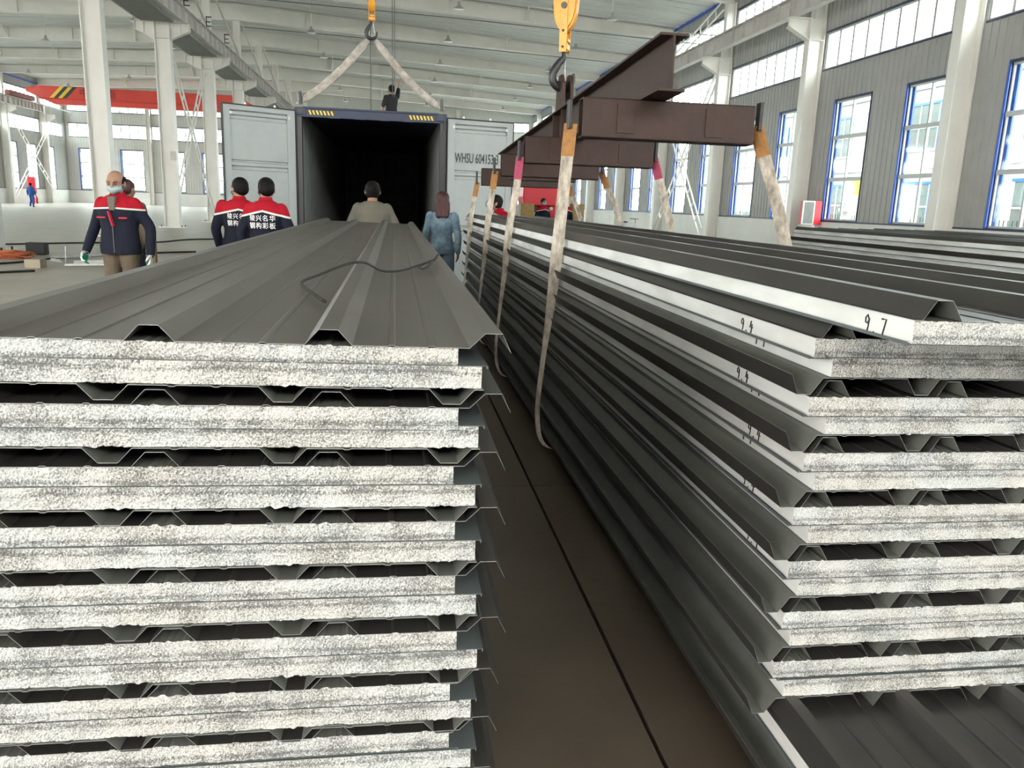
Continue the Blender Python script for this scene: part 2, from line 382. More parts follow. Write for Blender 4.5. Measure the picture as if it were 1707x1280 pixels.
# windows: frame + panes; one template per size, copied
def window_template(w, h, nv, hz, blue):
    """local: u along width 0..w, depth 0..: +d outside, z 0..h ; returns frame mesh, blue flashing mesh and pane meshes"""
    t = .05
    fr = MB()
    fr.box(0, w, .03, .09, 0, t).box(0, w, .03, .09, h-t, h).box(0, t, .03, .09, 0, h).box(w-t, w, .03, .09, 0, h)
    us = [w*k/nv for k in range(1, nv)]
    mw = .032 if blue else .05
    for u in us: fr.box(u-mw, u+mw, .02, .09, 0, h)
    for z in hz: fr.box(0, w, .015, .095, z-.06, z+.06)
    bl = MB()
    if blue:
        bl.box(-.07, 0, -.035, .14, -.06, h+.06).box(w, w+.03, -.03, .14, -.06, h+.06).box(-.06, w+.03, -.035, .14, h, h+.07).box(-.06, w+.03, -.035, .14, -.05, 0)
        bl.box(0, .14, .11, .16, 0, h)
    else:
        bl.box(-.02, w+.02, -.03, .13, h, h+.06).box(-.02, w+.02, -.03, .13, -.05, 0)
    U = [0]+us+[w]; Z = [0]+list(hz)+[h]; panes = {}
    lst = []
    for a, e in zip(U, U[1:]):
        for c, d in zip(Z, Z[1:]):
            key = (round(e-a, 3), round(d-c, 3))
            if key not in panes: panes[key] = MB().box(.02, key[0]-.02, .055, .061, .02, key[1]-.02).mesh('pane', M['glass'])
            lst.append((panes[key], a, c))
    bl.m = [1 if (6 <= i < 24) else 0 for i in range(len(bl.m))] if blue else [1]*len(bl.m)
    return fr.mesh('frame', M['mullion']), bl.mesh('flashing', [M['blue_frame'], M['blue_dark']]), lst
TPL = {}; WN = [0]
def window(side, u, z, w, h, nv, hz, blue, label):
    key = (round(w, 3), round(h, 3), nv, blue)
    if key not in TPL: TPL[key] = window_template(w, h, nv, hz, blue)
    fr, bl, panes = TPL[key]; WN[0] += 1
    e = empty('window_%d' % WN[0], (0, 0, 0), 0, label, 'window', kind='structure')
    if side == 'R': e.location = (XR, u+w, z); e.rotation_euler = (0, 0, -PI/2)
    elif side == 'L': e.location = (XL, u, z); e.rotation_euler = (0, 0, PI/2)
    else: e.location = (u, YF, z)
    link('frame', fr, e); link('flashing', bl, e)
    for me, a, c in panes: link('pane', me, e, (a, 0, c))
ORD = ['first', 'second', 'third', 'fourth', 'fifth', 'sixth', 'seventh', 'eighth', 'ninth', 'tenth', 'eleventh', 'twelfth', 'thirteenth', 'fourteenth', 'fifteenth', 'sixteenth', 'seventeenth', 'eighteenth', 'nineteenth', 'twentieth', 'twenty-first', 'twenty-second', 'twenty-third', 'twenty-fourth', 'twenty-fifth', 'twenty-sixth', 'twenty-seventh', 'twenty-eighth']
for side, nm in (('R', 'right wall'), ('L', 'far left wall')):
    for k, (a, e, c, d) in enumerate(low): window(side, a, c, e-a, d-c, 2, [(d-c)/3+.05, (d-c)*2/3+.12], True, 'tall blue edged window, %s along the %s' % (ORD[k], nm))
    for k, (a, e, c, d) in enumerate(band): window(side, a, c, e-a, d-c, max(4, round((e-a)/.86)), [], False, 'strip window under the crane girder, %s bay of the %s' % (ORD[k], nm))
    for k, (a, e, c, d) in enumerate(top): window(side, a, c, e-a, d-c, max(4, round((e-a)/.86)), [], False, 'high strip window above the crane girder, %s bay of the %s' % (ORD[k], nm))
for k, (a, e, c, d) in enumerate(glow): window('F', a, c, e-a, d-c, 2, [(d-c)/3, (d-c)*2/3], True, 'tall window, %s from the left along the far gable' % ORD[k])
for k, (a, e, c, d) in enumerate(gband): window('F', a, c, e-a, d-c, 9, [], False, 'middle strip window, %s from the left along the far gable' % ORD[k])
for k, (a, e, c, d) in enumerate(gtop): window('F', a, c, e-a, d-c, 9, [], False, 'top strip window, %s from the left along the far gable' % ORD[k])

# ------------------------------------------------------------------ roof
RX = -9.25
def roof_z(x): return 12.35-(x-RX)*.062 if x > RX else 12.35-(RX-x)*.045
def raft_z(x): return 11.4-(x-RX)*.042 if x > RX else 11.4-(RX-x)*.030
b = MB()
for x0, x1 in ((XL-.2, RX), (RX, XR+.2)):
    b.prism([(x0, roof_z(x0)), (x1, roof_z(x1)), (x1, roof_z(x1)+.1), (x0, roof_z(x0)+.1)], 'y', YB, YF+.2)
ceil = b.build('ceiling', M['roof']); tag(ceil, 'pale sheet metal roof lining seen from below', 'ceiling', kind='structure')
b = MB()
y = YB+.5
while y < YF:
    for x0, x1 in ((XL, RX), (RX, XR)):
        b.prism([(y, roof_z(x0)-.0), (y+.03, roof_z(x0)-.035), (y+.07, roof_z(x0)-.035), (y+.10, roof_z(x0))], 'x', x0, x0+.001)
        n0 = len(b.v)-4
        for i, (yy, dz) in enumerate(((y, 0), (y+.03, -.035), (y+.07, -.035), (y+.10, 0))): b.v[n0+i] = (x1, yy, roof_z(x1)+dz)
    y += .92
o = b.build('lining_seam', M['roof'], ceil); o['kind'] = 'stuff'
for k, y in enumerate(FR[1:]):
    for nm, x0, x1 in (('right', RX, XR-.1), ('left', XL+.1, RX)):
        w = MB()
        pts = [(x0, raft_z(x0)), (x1, raft_z(x1)), (x1, roof_z(x1)-.04), (x0, roof_z(x0)-.04)]
        w.prism(pts, 'y', y-.012, y+.012)
        w.prism([(x0, raft_z(x0)-.03), (x1, raft_z(x1)-.03), (x1, raft_z(x1)), (x0, raft_z(x0))], 'y', y-.16, y+.16)
        w.prism([(x0, roof_z(x0)-.07), (x1, roof_z(x1)-.07), (x1, roof_z(x1)-.04), (x0, roof_z(x0)-.04)], 'y', y-.16, y+.16)
        for q in range(1, 6):
            x = x0+(x1-x0)*q/6; w.box(x-.01, x+.01, y-.14, y+.14, raft_z(x), roof_z(x)-.05)
            if q in (2, 4): w.bar((x, y-.1, raft_z(x)+.05), (x, y-1.1, roof_z(x)-.05), .07, .07)
        o = w.build('roof_beam', M['white_steel']); tag(o, 'white tapered roof beam over the %s bay, %s frame from behind the photographer' % (nm, ORD[k]), 'roof beam', kind='structure')

# columns
def hsec(b, x0, x1, y, w, z0, z1, t=.03):
    b.box(x0, x0+t, y-w/2, y+w/2, z0, z1).box(x1-t, x1, y-w/2, y+w/2, z0, z1).box(x0+t, x1-t, y-t/2, y+t/2, z0, z1)
for k, y in enumerate(FR[2:]):
    dist = '%s column from the camera end' % ORD[k]
    b = MB(); hsec(b, -9.55, -8.95, y, .42, 0.02, 8.12); hsec(b, -9.47, -9.03, y, .36, 8.12, raft_z(RX))
    b.box(-9.53, -8.97, y-.20, y+.20, 7.48, 7.5).box(-9.75, -8.75, y-.32, y+.32, 0, .035)
    for s in (-1, 1):
        xi, xo = RX+s*.30, RX+s*1.05
        b.prism([(xi, 7.45), (xo, 7.80), (xo, 8.10), (xi, 8.10)], 'y', y-.012, y+.012)
        b.prism([(xi, 7.43), (xo, 7.78), (xo, 7.81), (xi, 7.46)], 'y', y-.15, y+.15); b.box(min(xi, xo), max(xi, xo), y-.15, y+.15, 8.08, 8.11)
        b.box(min(xo, xo-s*.02), max(xo, xo-s*.02), y-.15, y+.15, 7.8, 8.1); b.box(RX+s*.70-.01, RX+s*.70+.01, y-.14, y+.14, 7.65, 8.1)
    o = b.build('crane_column', M['white_steel']); tag(o, 'white steel column between the bays, '+dist, 'column', kind='structure')
    for s in (-1, 1):
        for x in (-9.66, -8.84): MB().tube([(x, y+s*.26, .03), (x, y+s*.26, .11)], .025, 6).build('anchor_bolt', M['black'], o)
    for nm, x0, sg in (('right wall', XR, -1), ('far left wall', XL, 1)):
        b = MB(); a, c = sorted((x0+sg*.03, x0+sg*.60)); hsec(b, a, c, y, .38, 0.02, 8.12); a2, c2 = sorted((x0+sg*.03, x0+sg*.45)); hsec(b, a2, c2, y, .34, 8.12, raft_z(x0+sg*.3))
        xi, xo = x0+sg*.58, x0+sg*1.35
        b.prism([(xi, 7.40), (xo, 7.80), (xo, 8.10), (xi, 8.10)], 'y', y-.012, y+.012)
        b.prism([(xi, 7.38), (xo, 7.78), (xo, 7.81), (xi, 7.41)], 'y', y-.15, y+.15); b.box(min(xi, xo), max(xi, xo), y-.15, y+.15, 8.08, 8.11)
        b.box(a, c, y-.185, y+.185, 7.40, 7.42); b.box(a-.08, c+.08, y-.28, y+.28, 0, .035)
        tag(b.build('wall_column', M['white_steel']), 'white steel column on the %s, %s' % (nm, dist), 'column', kind='structure')
for k, x in enumerate(gcols[1:-1]):
    b = MB(); hsec(b, x-.2, x+.2, YF-.3, .34, 0.02, 11)
    tag(b.build('gable_column', M['white_steel']), 'slim gable column, %s from the left at the far end' % ORD[k], 'column', kind='structure')

# crane runways
def runway(x, label, red=False, walk=0):
    e = empty('crane_runway', (x, FR[1], 8.11), 0, label, 'crane rail', 'crane runways along the hall', 'structure')
    b = MB(); L = FR[2]-FR[1]-.02
    b.box(-.14, .14, 0, L, 0, .02).box(-.17, .17, 0, L, .58, .605).box(-.008, .008, 0, L, .02, .58)
    for q in range(9): b.box(-.12, .12, .05+q*(L-.1)/8-.006, .05+q*(L-.1)/8+.006, .02, .58)
    me = b.mesh('girder', M['girder'])
    for k in range(len(FR)-3): link('girder', me, e, (0, k*8.05, 0))
    link('girder', me, e, (0, (len(FR)-3)*8.05, 0)).scale = (1, .7, 1)
    Lt = YF-FR[1]-1.5
    MB().box(-.035, .035, 0, Lt, .605, .70).build('rail', M['rail_red'] if red else M['girder'], e)
    return e
runway(-8.5, 'crane rail girder with dark red top along the near side of the middle columns', True)
runway(-10.0, 'crane rail girder on the far side of the middle columns')
runway(13.6, 'crane rail girder along the right wall above the strip windows')
runway(-31.8, 'crane rail girder along the far left wall')
# walkway plates between the two middle girders
wp = empty('walkway', (RX, FR[1], 8.0), 0, 'grey plates hanging between the middle crane girders', 'walkway')
pm = MB().box(-.60, .60, .75, 7.3, -.02, 0).box(-.62, -.58, .75, 7.3, -.02, .09).box(.58, .62, .75, 7.3, -.02, .09).box(-.6, .6, .75, .79, -.02, .09).box(-.6, .6, 7.26, 7.3, -.02, .09).mesh('plate', M['cont_in'])
for k in range(len(FR)-3): link('plate', pm, wp, (0, k*8.05, 0))
# collector brackets on the red rail
for k in range(7):
    y = FR[4]+k*4.0; b = MB().box(-.02, .02, 0, .03, 0, .45).box(0, .22, 0, .03, .40, .45).box(0, .18, 0, .03, .2, .24).box(0, .22, 0, .03, .02, .06)
    o = b.build('rail_bracket', M['black'], None, (-8.36, y, 8.72)); tag(o, 'small black rail bracket, %s along the red topped crane girder' % ORD[k], 'bracket', 'brackets on the red crane rail')

# lattice bracing between columns
def brace(name, x, y0, y1, z0, z1, label, w=.42, thin=False):
    e = empty(name, (x, y0, z0), 0, label, 'bracing')
    L = y1-y0; H = z1-z0
    for s in (0, 1):
        a, c = (Vector((0, 0, 0)), Vector((0, L, H))) if s == 0 else (Vector((0, L, 0)), Vector((0, 0, H)))
        d = (c-a).normalized(); n = Vector((0, -d.z, d.y))
        off = Vector((.08*(1 if s else -1), 0, 0))
        for g in (-1, 1): MB().bar(a+n*g*w/2+off, c+n*g*w/2+off, .06).build('brace_rail', M['white_steel'], e)
        k = int((c-a).length/.85)
        for i in range(1, k): p = a+(c-a)*i/k+off; MB().bar(p-n*w/2, p+n*w/2, .05).build('rung', M['white_steel'], e)
brace('lattice_brace', -9.25, FR[6]+.4, FR[6]+7.65, .4, 7.4, 'crossed white ladder bracing between the middle columns')
brace('lattice_brace', 14.25, FR[6]+.4, FR[6]+7.65, .5, 7.4, 'crossed white ladder bracing in front of the right wall windows')
brace('lattice_brace', 14.3, FR[6]+.4, FR[6]+7.65, 8.9, 10.4, 'crossed bracing above the crane girder on the right wall')
brace('lattice_brace', -32.4, FR[11]+.4, FR[12]+1.0, .6, 7.4, 'crossed white ladder bracing at the far left corner')
b = MB()
for k in range(4, 12): b.bar((-8.9, FR[k-1], 11.2), (-8.9, FR[k], 8.9+.0), .09)
tag(b.build('tie_rods', M['white_steel']), 'diagonal white ties running above the middle crane girder', 'tie rod')

# high bay lamps on their drop rods
lamp0 = None; LG = 'high bay lamps hanging under the roof'
sh = MB()
sh.rings([(0, 0, .30, .05, .05), (0, 0, .26, .07, .07), (0, 0, .14, .08, .08), (0, 0, .10, .13, .13), (0, 0, .0, .25, .25), (0, 0, -.01, .25, .25)], 16)
shm = sh.mesh('lamp_shade', M['lamp_shade'], True)
rows = {-27.5: 'outermost left', -20.3: 'second left', -13.1: 'third left', -4.35: 'fourth', 2.8: 'fifth', 9.8: 'right hand'}
for xi, (x, rn) in enumerate(rows.items()):
    for k in range(7):
        y = 30.8+7.68*k; z = 9.85
        if k == 0 and x < -15: continue
        e = empty('pendant_lamp', (x, y, z), 0, 'small metal pendant lamp, %s in the %s row' % (ORD[k], rn), 'lamp', LG)
        link('lamp_shade', shm, e); MB().tube([(0, 0, .28), (0, 0, roof_z(x)-z+.02)], .015, 6).build('drop_rod', M['white_steel'], e)
b = MB()
for k, y in ((2, 45.9), (3, 53.8)): b.tube([(RX, y, 11.3), (2.5, y, 11.0), (14.3, y, 10.6)], .02, 5)
tag(b.build('ceiling_conduit', M['rope']), 'thin dark lighting cable stretched below the roof', 'cable')

# ------------------------------------------------------------------ insulated roof panels
PITCH = .313
def panel_meshes(h, core, L, seed, outer, W_=.922):
    """local: x 0..W across, y 0..L along, z 0 at the liner, core top at z=core, ribs above"""
    rnd = random.Random(seed); res = {}
    # foam core: fine grid at both ends with ragged edges
    nx, nz = 230, 8
    b = MB(); ph = rnd.random()*50
    def edge(x, s): return (noise.noise(Vector((x*22+ph, s*7.3, 0)))*.0016+noise.noise(Vector((x*90+ph, s*3.1, 5)))*.0012)
    ribs = [.056+PITCH*k for k in range(3)]
    for yy, sg in ((0, -1), (L, 1)):
        base = len(b.v)
        for i in range(nx+1):
            x = W_*i/nx; lo = .0012+abs(edge(x, 1))*.6; hi = core-.0008-abs(edge(x, 2))*.6
            rag = 0
            for c in ribs:
                if abs(x-c) < .040:
                    w = 1-abs(x-c)/.040; rag = .6*min(1, w*3)*(noise.noise(Vector((x*70+ph, 9, 2)))*.007+noise.noise(Vector((x*220, 3, ph)))*.003)
            for j in range(nz+1):
                t = j/nz; z = lo+(hi+rag-lo)*t
                dy = (noise.noise(Vector((x*160+ph, z*160, 1)))*.0030+noise.noise(Vector((x*30+ph, z*30, 4)))*.0035)
                b.v.append((x, yy+sg*(dy-.001), z))
        for i in range(nx):
            for j in range(nz):
                a = base+i*(nz+1)+j; q = [a, a+nz+1, a+nz+2, a+1]
                b.face(q if sg < 0 else q[::-1], 0)
    F = 0; K = (nx+1)*(nz+1)
    for i in range(nx):                                         # top and bottom
        a = i*(nz+1); c = a+nz+1
        b.face([a, K+a, K+c, c], 1); b.face([a+nz, c+nz, K+c+nz, K+a+nz], 2)
    for j in range(nz):                                         # sides
        b.face([j, j+1, K+j+1, K+j], 1); a = nx*(nz+1)+j; b.face([a, K+a, K+a+1, a+1], 1)
    res['core'] = b.mesh('foam_core', [M['foam_end'], M['foam_side'], M['sheet_back']])
    # ribbed face sheet
    def prof(lap):
        p = [(-.004, 0)]
        for c in ribs: p += [(c-.043, 0), (c-.017, h), (c+.017, h), (c+.043, 0)]
        c = ribs[-1]+PITCH-.005
        p += [(c-.047, 0), (c-.018, h), (c+.015, h), (c+.033, -.008)]
        return p
    P = prof(True); t = .0011; b = MB()
    # tiny stiffening lines rolled in the flats
    Q = []
    for (x0, z0), (x1, z1) in zip(P, P[1:]):
        Q.append((x0, z0))
        if z0 == z1 == 0 and x1-x0 > .15:
            for f in (.33, .67):
                c = x0+(x1-x0)*f; Q += [(c-.008, 0), (c-.004, .0022), (c+.004, .0022), (c+.008, 0)]
    Q.append(P[-1]); n = len(Q)
    for yy in (-.004, L+.004):
        for x, z in Q: b.v.append((x, yy, z+core+t))
        for x, z in Q: b.v.append((x, yy, z+core))
    N = 2*n
    for i in range(n-1):
        b.face([i, i+1, N+i+1, N+i], 0); b.face([n+i, N+n+i, N+n+i+1, n+i+1], 1)
        b.face([i, n+i, n+i+1, i+1], 2); b.face([N+i, N+i+1, N+n+i+1, N+n+i], 2)
    b.face([0, N, N+n, n], 2); b.face([n-1, n+n-1, N+n+n-1, N+n-1], 2)
    res['sheet'] = b.mesh('rib_sheet', [outer, M['sheet_back'], M['sheet_edge']])
    # liner sheet with a small turned edge at both long sides
    b = MB(); b.box(-.010, W_+.014, .0, L, -.0006, .0006, 0); b.box(-.012, -.010, 0, L, -.0009, .006).box(W_+.014, W_+.020, 0, L, -.005, .0009)
    res['liner'] = b.mesh('liner_sheet', [M['liner']])
    return res

def digit_strokes(ch):
    return {'9': [[(.75,.72),(.45,.98),(.15,.80),(.2,.52),(.55,.48),(.78,.78),(.72,.3),(.6,0)]], '4': [[(.35,1),(.1,.42),(.85,.45)],[(.62,.75),(.5,-.05)]],
            '7': [[(.1,.92),(.8,.95),(.45,0)]], '.': [[(.3,.05),(.42,0)]], '1': [[(.45,1),(.5,0)]]}[ch]
def marking(text, panel, y, z0, hgt, wid, x=-.0012, sgn=-1):
    b = MB()
    for k, ch in enumerate(text):
        for st in digit_strokes(ch):
            pts = [(x, y+sgn*(k*wid+px*wid*.75), z0+pz*hgt) for px, pz in st]
            b.tube(pts, .0023, 5, flat=.6)
    return b.build('handwritten_mark', M['marker'], panel)

def place_panel(T, x, y, z, inverted, label, group, tilt=0.0, yaw=0.0, dark=False):
    e = empty('roof_panel', (x, y, z), 0, label, 'roof panel', group)
    e.rotation_euler = (0, (PI if inverted else 0)+tilt, yaw)
    link('foam_core', T['core'], e); link('rib_sheet', T['sheet'], e); link('liner_sheet', T['liner'], e)
    return e
def stack(tag_, x_up, x_inv, y0, zs, TT, tilts, top_label, group, jit, skip_first_inv=False):
    n = 0; out = []
    for i, z in enumerate(zs):
        jx, jy = random.uniform(-jit, jit), random.uniform(-jit, jit)
        t = tilts(i)
        def lab(k, inv):
            if k == 0: return top_label
            return 'white foam roof panel with ribs turned %s, %s from the top of the %s' % ('down' if inv else 'up', ORD[k], tag_)
        a = place_panel(TT[0] if i == 0 else TT[1+i % (len(TT)-1)], x_up+jx, y0+jy, z+.001, False, lab(n, False), group, t); out.append(a); n += 1
        if not (i == 0 and skip_first_inv):
            c = place_panel(TT[1+(i+1) % (len(TT)-1)], x_inv+jx*.5+random.uniform(-jit, jit)*.5, y0+jy*.6+random.uniform(-.004, .004), z-.001, True, lab(n, True), group, t); out.append(c); n += 1
    return out
TA = [panel_meshes(.0285, .0455, 7.85, s, M['sheet'] if s == 1 else M['sheet_dark']) for s in (1, 2, 3, 9)]   # lower sheets darker: shade of the gaps put into their colour
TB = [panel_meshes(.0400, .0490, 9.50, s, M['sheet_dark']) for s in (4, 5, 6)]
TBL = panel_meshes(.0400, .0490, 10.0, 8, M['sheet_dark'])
# left stack: nine back to back pairs
zsA = [1.1965-.1195*i for i in range(9)]
PA = stack('left stack', -.800, .166, 1.50, zsA, TA, lambda i: .014-.0022*i, 'topmost brown grey ribbed roof panel of the left stack with a black cord on it', 'foam roof panels in the left stack', .007)
# right stack
top = place_panel(TBL, 1.02, 1.45, 1.2535, False, 'topmost dark ribbed roof panel of the right stack, its foam edge sticking out furthest', 'foam roof panels in the right stack', .006)
top.rotation_euler.z = .0035
zsB = [1.1655-.1413*j for j in range(7)]
PB = []; n = 1
lefts = [.985, .985, .99, .982, .982, .986, .978]; invs = [1.955, 1.957, 1.945, 1.948, 1.938, 1.936, 1.93]
for j, z in enumerate(zsB):
    for inv in (False, True):
        lab = 'long foam roof panel with ribs turned %s, %s from the top of the right stack' % ('down' if inv else 'up', ORD[n]); n += 1
        PB.append(place_panel(TB[(j+inv) % 3], invs[j] if inv else lefts[j], 1.75+random.uniform(-.006, .006), z+(-.001 if inv else .001), inv, lab, 'foam roof panels in the right stack', .006-.0012*j))
z = 1.1655-.1413*7
PB.append(place_panel(TBL, .975, 1.12, z+.001, False, 'longest dark ribbed panel reaching forward under the right stack', 'foam roof panels in the right stack', 0))
PB.append(place_panel(TBL, 1.94, 1.12, z-.001, True, 'lowest foam roof panel of the right stack, ribs down on the timbers', 'foam roof panels in the right stack', 0))
# marks on the foam edges
marking('9.7', top, .17, .003, .036, .030)
for k, (txt, yy) in enumerate((('9.4', .42), ('9.4', .42), ('9.4', .32), ('9.4', .30), ('9.4', .25), ('9.4', .22), ('9.4', .25))):
    marking(txt, PB[2*k], yy, .006, .032, .030)
    if k < 4:
        o = marking('1.1', PB[2*k+1], .42, .012, .028, .024, x=.9232)
marking('4.1', PB[-2], .40, .006, .034, .034)
# third stack at the right edge
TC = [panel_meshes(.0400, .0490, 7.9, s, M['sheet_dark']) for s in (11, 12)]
zsC = [1.235-.1413*j for j in range(8)]
stack('right hand back stack', 5.50, 6.45, 2.9, zsC, TC, lambda i: 0, 'topmost dark roof panel of the back stack beside the right wall', 'foam roof panels in the back stack', .03)
stack('far right neighbour stack', 6.75, 7.70, 2.9, [z+.012 for z in zsC], TC, lambda i: 0, 'topmost dark roof panel of the furthest right stack by the windows', 'foam roof panels in the furthest right stack', .03)
# timber bearers
def bearers(x0, x1, ys, z1, where):
    for k, y in enumerate(ys):
        o = MB().box(x0, x1, y, y+.10, 0, z1).build('timber_bearer', M['wood'], None, bevel=.004)
        tag(o, 'squared timber bearer under the %s, %s from the front' % (where, ORD[k]), 'timber', 'timber bearers under the panel stacks')
bearers(-.85, .18, (2.0, 4.2, 6.4, 8.6), zsA[-1]-.0455-.0285-.006, 'left stack')
bearers(1.03, 1.98, (2.1, 4.2, 6.2, 8.0, 9.8), z-.049-.040-.008, 'right stack')
bearers(5.4, 6.5, (3.4, 5.6, 7.8, 9.8), zsC[-1]-.049-.040-.008, 'back stack')
bearers(6.65, 7.8, (3.4, 5.6, 7.8, 9.8), zsC[-1]-.049-.040+.004, 'furthest right stack')
# cord lying on the left stack
zt = 1.2465
b = MB()
path = [(-.165, 1.97, zt+.008), (-.21, 2.15, zt+.006), (-.262, 2.36, zt+.006), (-.268, 2.50, zt+.006), (-.24, 2.66, zt+.008), (-.19, 2.76, zt+.024), (-.145, 2.82, zt+.036), (-.10, 2.84, zt+.036), (-.05, 2.86, zt+.010), (.0, 2.90, zt+.004), (.05, 3.02, zt+.004), (.085, 3.16, zt+.005), (.12, 3.25, zt+.008), (.142, 3.20, zt+.022), (.135, 3.08, zt+.02), (.11, 3.02, zt+.008), (.09, 3.08, zt+.005), (.11, 3.18, zt+.01), (.15, 3.14, zt+.03), (.17, 3.26, zt+.042), (.185, 3.40, zt+.036)]
def smooth_path(p, k=4):
    p = [Vector(q) for q in p]; out = []
    for i in range(len(p)-1):
        a, c, d, e = p[max(i-1, 0)], p[i], p[i+1], p[min(i+2, len(p)-1)]
        for s in range(k):
            t = s/k; out.append(.5*((2*c)+(-a+d)*t+(2*a-5*c+4*d-e)*t*t+(-a+3*c-3*d+e)*t**3))
    return out+[p[-1]]
b.tube(smooth_path(path), .0042, 7)
tag(b.build('power_cord', M['rubber'], smooth=True), 'black cord looped across the top ribs of the left stack', 'cord')

# ------------------------------------------------------------------ shipping container
C0 = Vector((-1.595, 14.0, .02)); CW, CH, CL = 2.438, 2.90, 12.19
ct = empty('shipping_container', C0, 0, 'open navy shipping container with a dark empty inside and hazard striped header', 'container')
b = MB()
b.box(0, CW, 0, .12, CH-.17, CH-.03, 0); b.box(.12, CW-.12, .0, .05, CH-.05, CH-.01, 0)
hdr = b.build('header', M['navy'], ct, bevel=.006)
for x0 in (.20, CW-.20-.42):
    st = MB(); MB().box(x0, x0+.42, -.004, 0, CH-.135, CH-.06).build('stripe_backing', M['black'], hdr)
    for k in range(7):
        x = x0+.012+k*.058; st.prism([(x+.022, CH-.13), (x+.048, CH-.13), (x+.022, CH-.065), (x-.004, CH-.065)], 'y', -.006, -.004)
    st.build('hazard_stripes', M['hazard_yellow'], hdr)
for k in range(4): MB().box(-.09, .09, -.03, 0, -.025, .015).build('lock_keeper', M['navy'], hdr, (.62+k*.40, 0, CH-.15))
for x0, x1 in ((0, .10), (CW-.10, CW)): MB().box(x0, x1, 0, .12, 0, CH-.17).build('corner_post', M['black'], ct)
MB().box(0, CW, 0, .12, 0, .12).build('door_sill', M['black'], ct)
for x in (-.01, CW-.17):
    for z0 in (CH-.14, -.0):
        for y in (-.012, CL-.165):
            o = MB().box(x, x+.18, y, y+.178, z0, z0+.12).build('corner_casting', M['navy'], ct, bevel=.01)
            if y < 0 and z0 > 1: MB().tube([(x+.09, y-.004, z0+.06), (x+.09, y+.02, z0+.06)], .035, 12).build('casting_hole', M['black'], o)
def corrug(n, p, d): # trapezoid corrugation points along length
    q = []
    for k in range(n): q += [(k*p, 0), (k*p+p*.27, 0), (k*p+p*.5, d), (k*p+p*.77, d)]
    return q+[(n*p, 0)]
pts = corrug(43, .28, .036)
for nm, x, s in (('left', .03, 1), ('right', CW-.03, -1)):
    b = MB()
    for yy, d in pts: b.v += [(x+s*(.036-d), .10+yy, .12), (x+s*(.036-d), .10+yy, CH-.06)]
    for i in range(len(pts)-1): b.face([2*i, 2*i+2, 2*i+3, 2*i+1])
    o = b.build('side_wall', [M['cont_in']], ct); md = o.modifiers.new('t', 'SOLIDIFY'); md.thickness = .004
MB().box(0, .012, .1, CL, .05, CH-.04).box(CW-.012, CW, .1, CL, .05, CH-.04).box(0, CW, CL-.012, CL, .05, CH-.04).build('outer_skin', M['navy'], ct)
MB().box(.0, CW, .1, CL, CH-.045, CH-.03).build('container_roof', M['navy'], ct)
MB().box(.03, CW-.03, .1, CL, .10, .15).build('container_floor', M['cont_floor'], ct)
b = MB(); pp = corrug(8, .285, .04)
for xx, d in pp: b.v += [(.08+xx, CL-.02-d, .12), (.08+xx, CL-.02-d, CH-.05)]
for i in range(len(pp)-1): b.face([2*i, 2*i+1, 2*i+3, 2*i+2])
b.build('end_wall', [M['cont_in']], ct)
def cdoor(name, hinge, ang, mirror, label):
    e = empty(name, hinge, ang); e.parent = ct; e.location = Vector(hinge)-C0; e['label'] = label
    s = -1 if mirror else 1; w = 1.17; hh = 2.68
    b = MB(); bx = lambda x0, x1, y0, y1, z0, z1: b.box(min(s*x0, s*x1), max(s*x0, s*x1), y0, y1, z0, z1)
    bx(0, .13, 0, .05, 0, hh); bx(w-.11, w, 0, .05, 0, hh); bx(.13, w-.11, 0, .05, hh-.07, hh); bx(.13, w-.11, 0, .05, 0, .10)
    b.build('door_frame', M['door'], e)
    # pressed panel with horizontal grooves
    zs = [.10]; 
    prof = [(.10, .018)]
    for zc in (.86, 1.78, 2.54):
        prof += [(zc-.075, .018), (zc-.055, .042), (zc-.015, .042), (zc+.0, .008), (zc+.045, .008), (zc+.06, .042), (zc+.075, .042), (zc+.09, .018)]
    prof.append((hh-.07, .018))
    b = MB(); xa, xc = sorted((s*.13, s*(w-.11)))
    poly = [(y, z) for z, y in prof]+[(.048, hh-.07), (.048, .10)]
    b.prism(poly, 'x', xa, xc)
    b.build('door_panel', M['door'], e)
    b = MB(); bx(-.015, 0, -.012, .06, 0, hh); bx(w, w+.012, -.012, .06, 0, hh); bx(0, w, -.012, .06, hh, hh+.018); b.build('rubber_seal', M['rubber'], e)
    for x in (.30, .78):
        b = MB(); b.tube([(s*x, .085, -.03), (s*x, .085, hh+.06)], .017, 8); b.build('lock_rod', M['steel'], e)
    for z in (.25, 1.0, 1.8, 2.5):
        MB().box(min(-s*.06, s*.03), max(-s*.06, s*.03), .02, .05, z, z+.14).build('hinge', M['black'], e)
    for x in (.1, .6, .66, w-.12):
        MB().box(-.012, .012, -.008, .0, -.02, .02).build('fixing_plate', M['steel'], e, (s*x, .018 if .13 < x < w-.12 else 0, hh-.12))
    return e
ld = cdoor('container_door', (-1.60, 13.97, .15), math.radians(31), True, 'left open container door, swung towards the workers')
rd = cdoor('container_door', (.87, 13.97, .15), math.radians(14), False, 'right open container door with the black serial number')

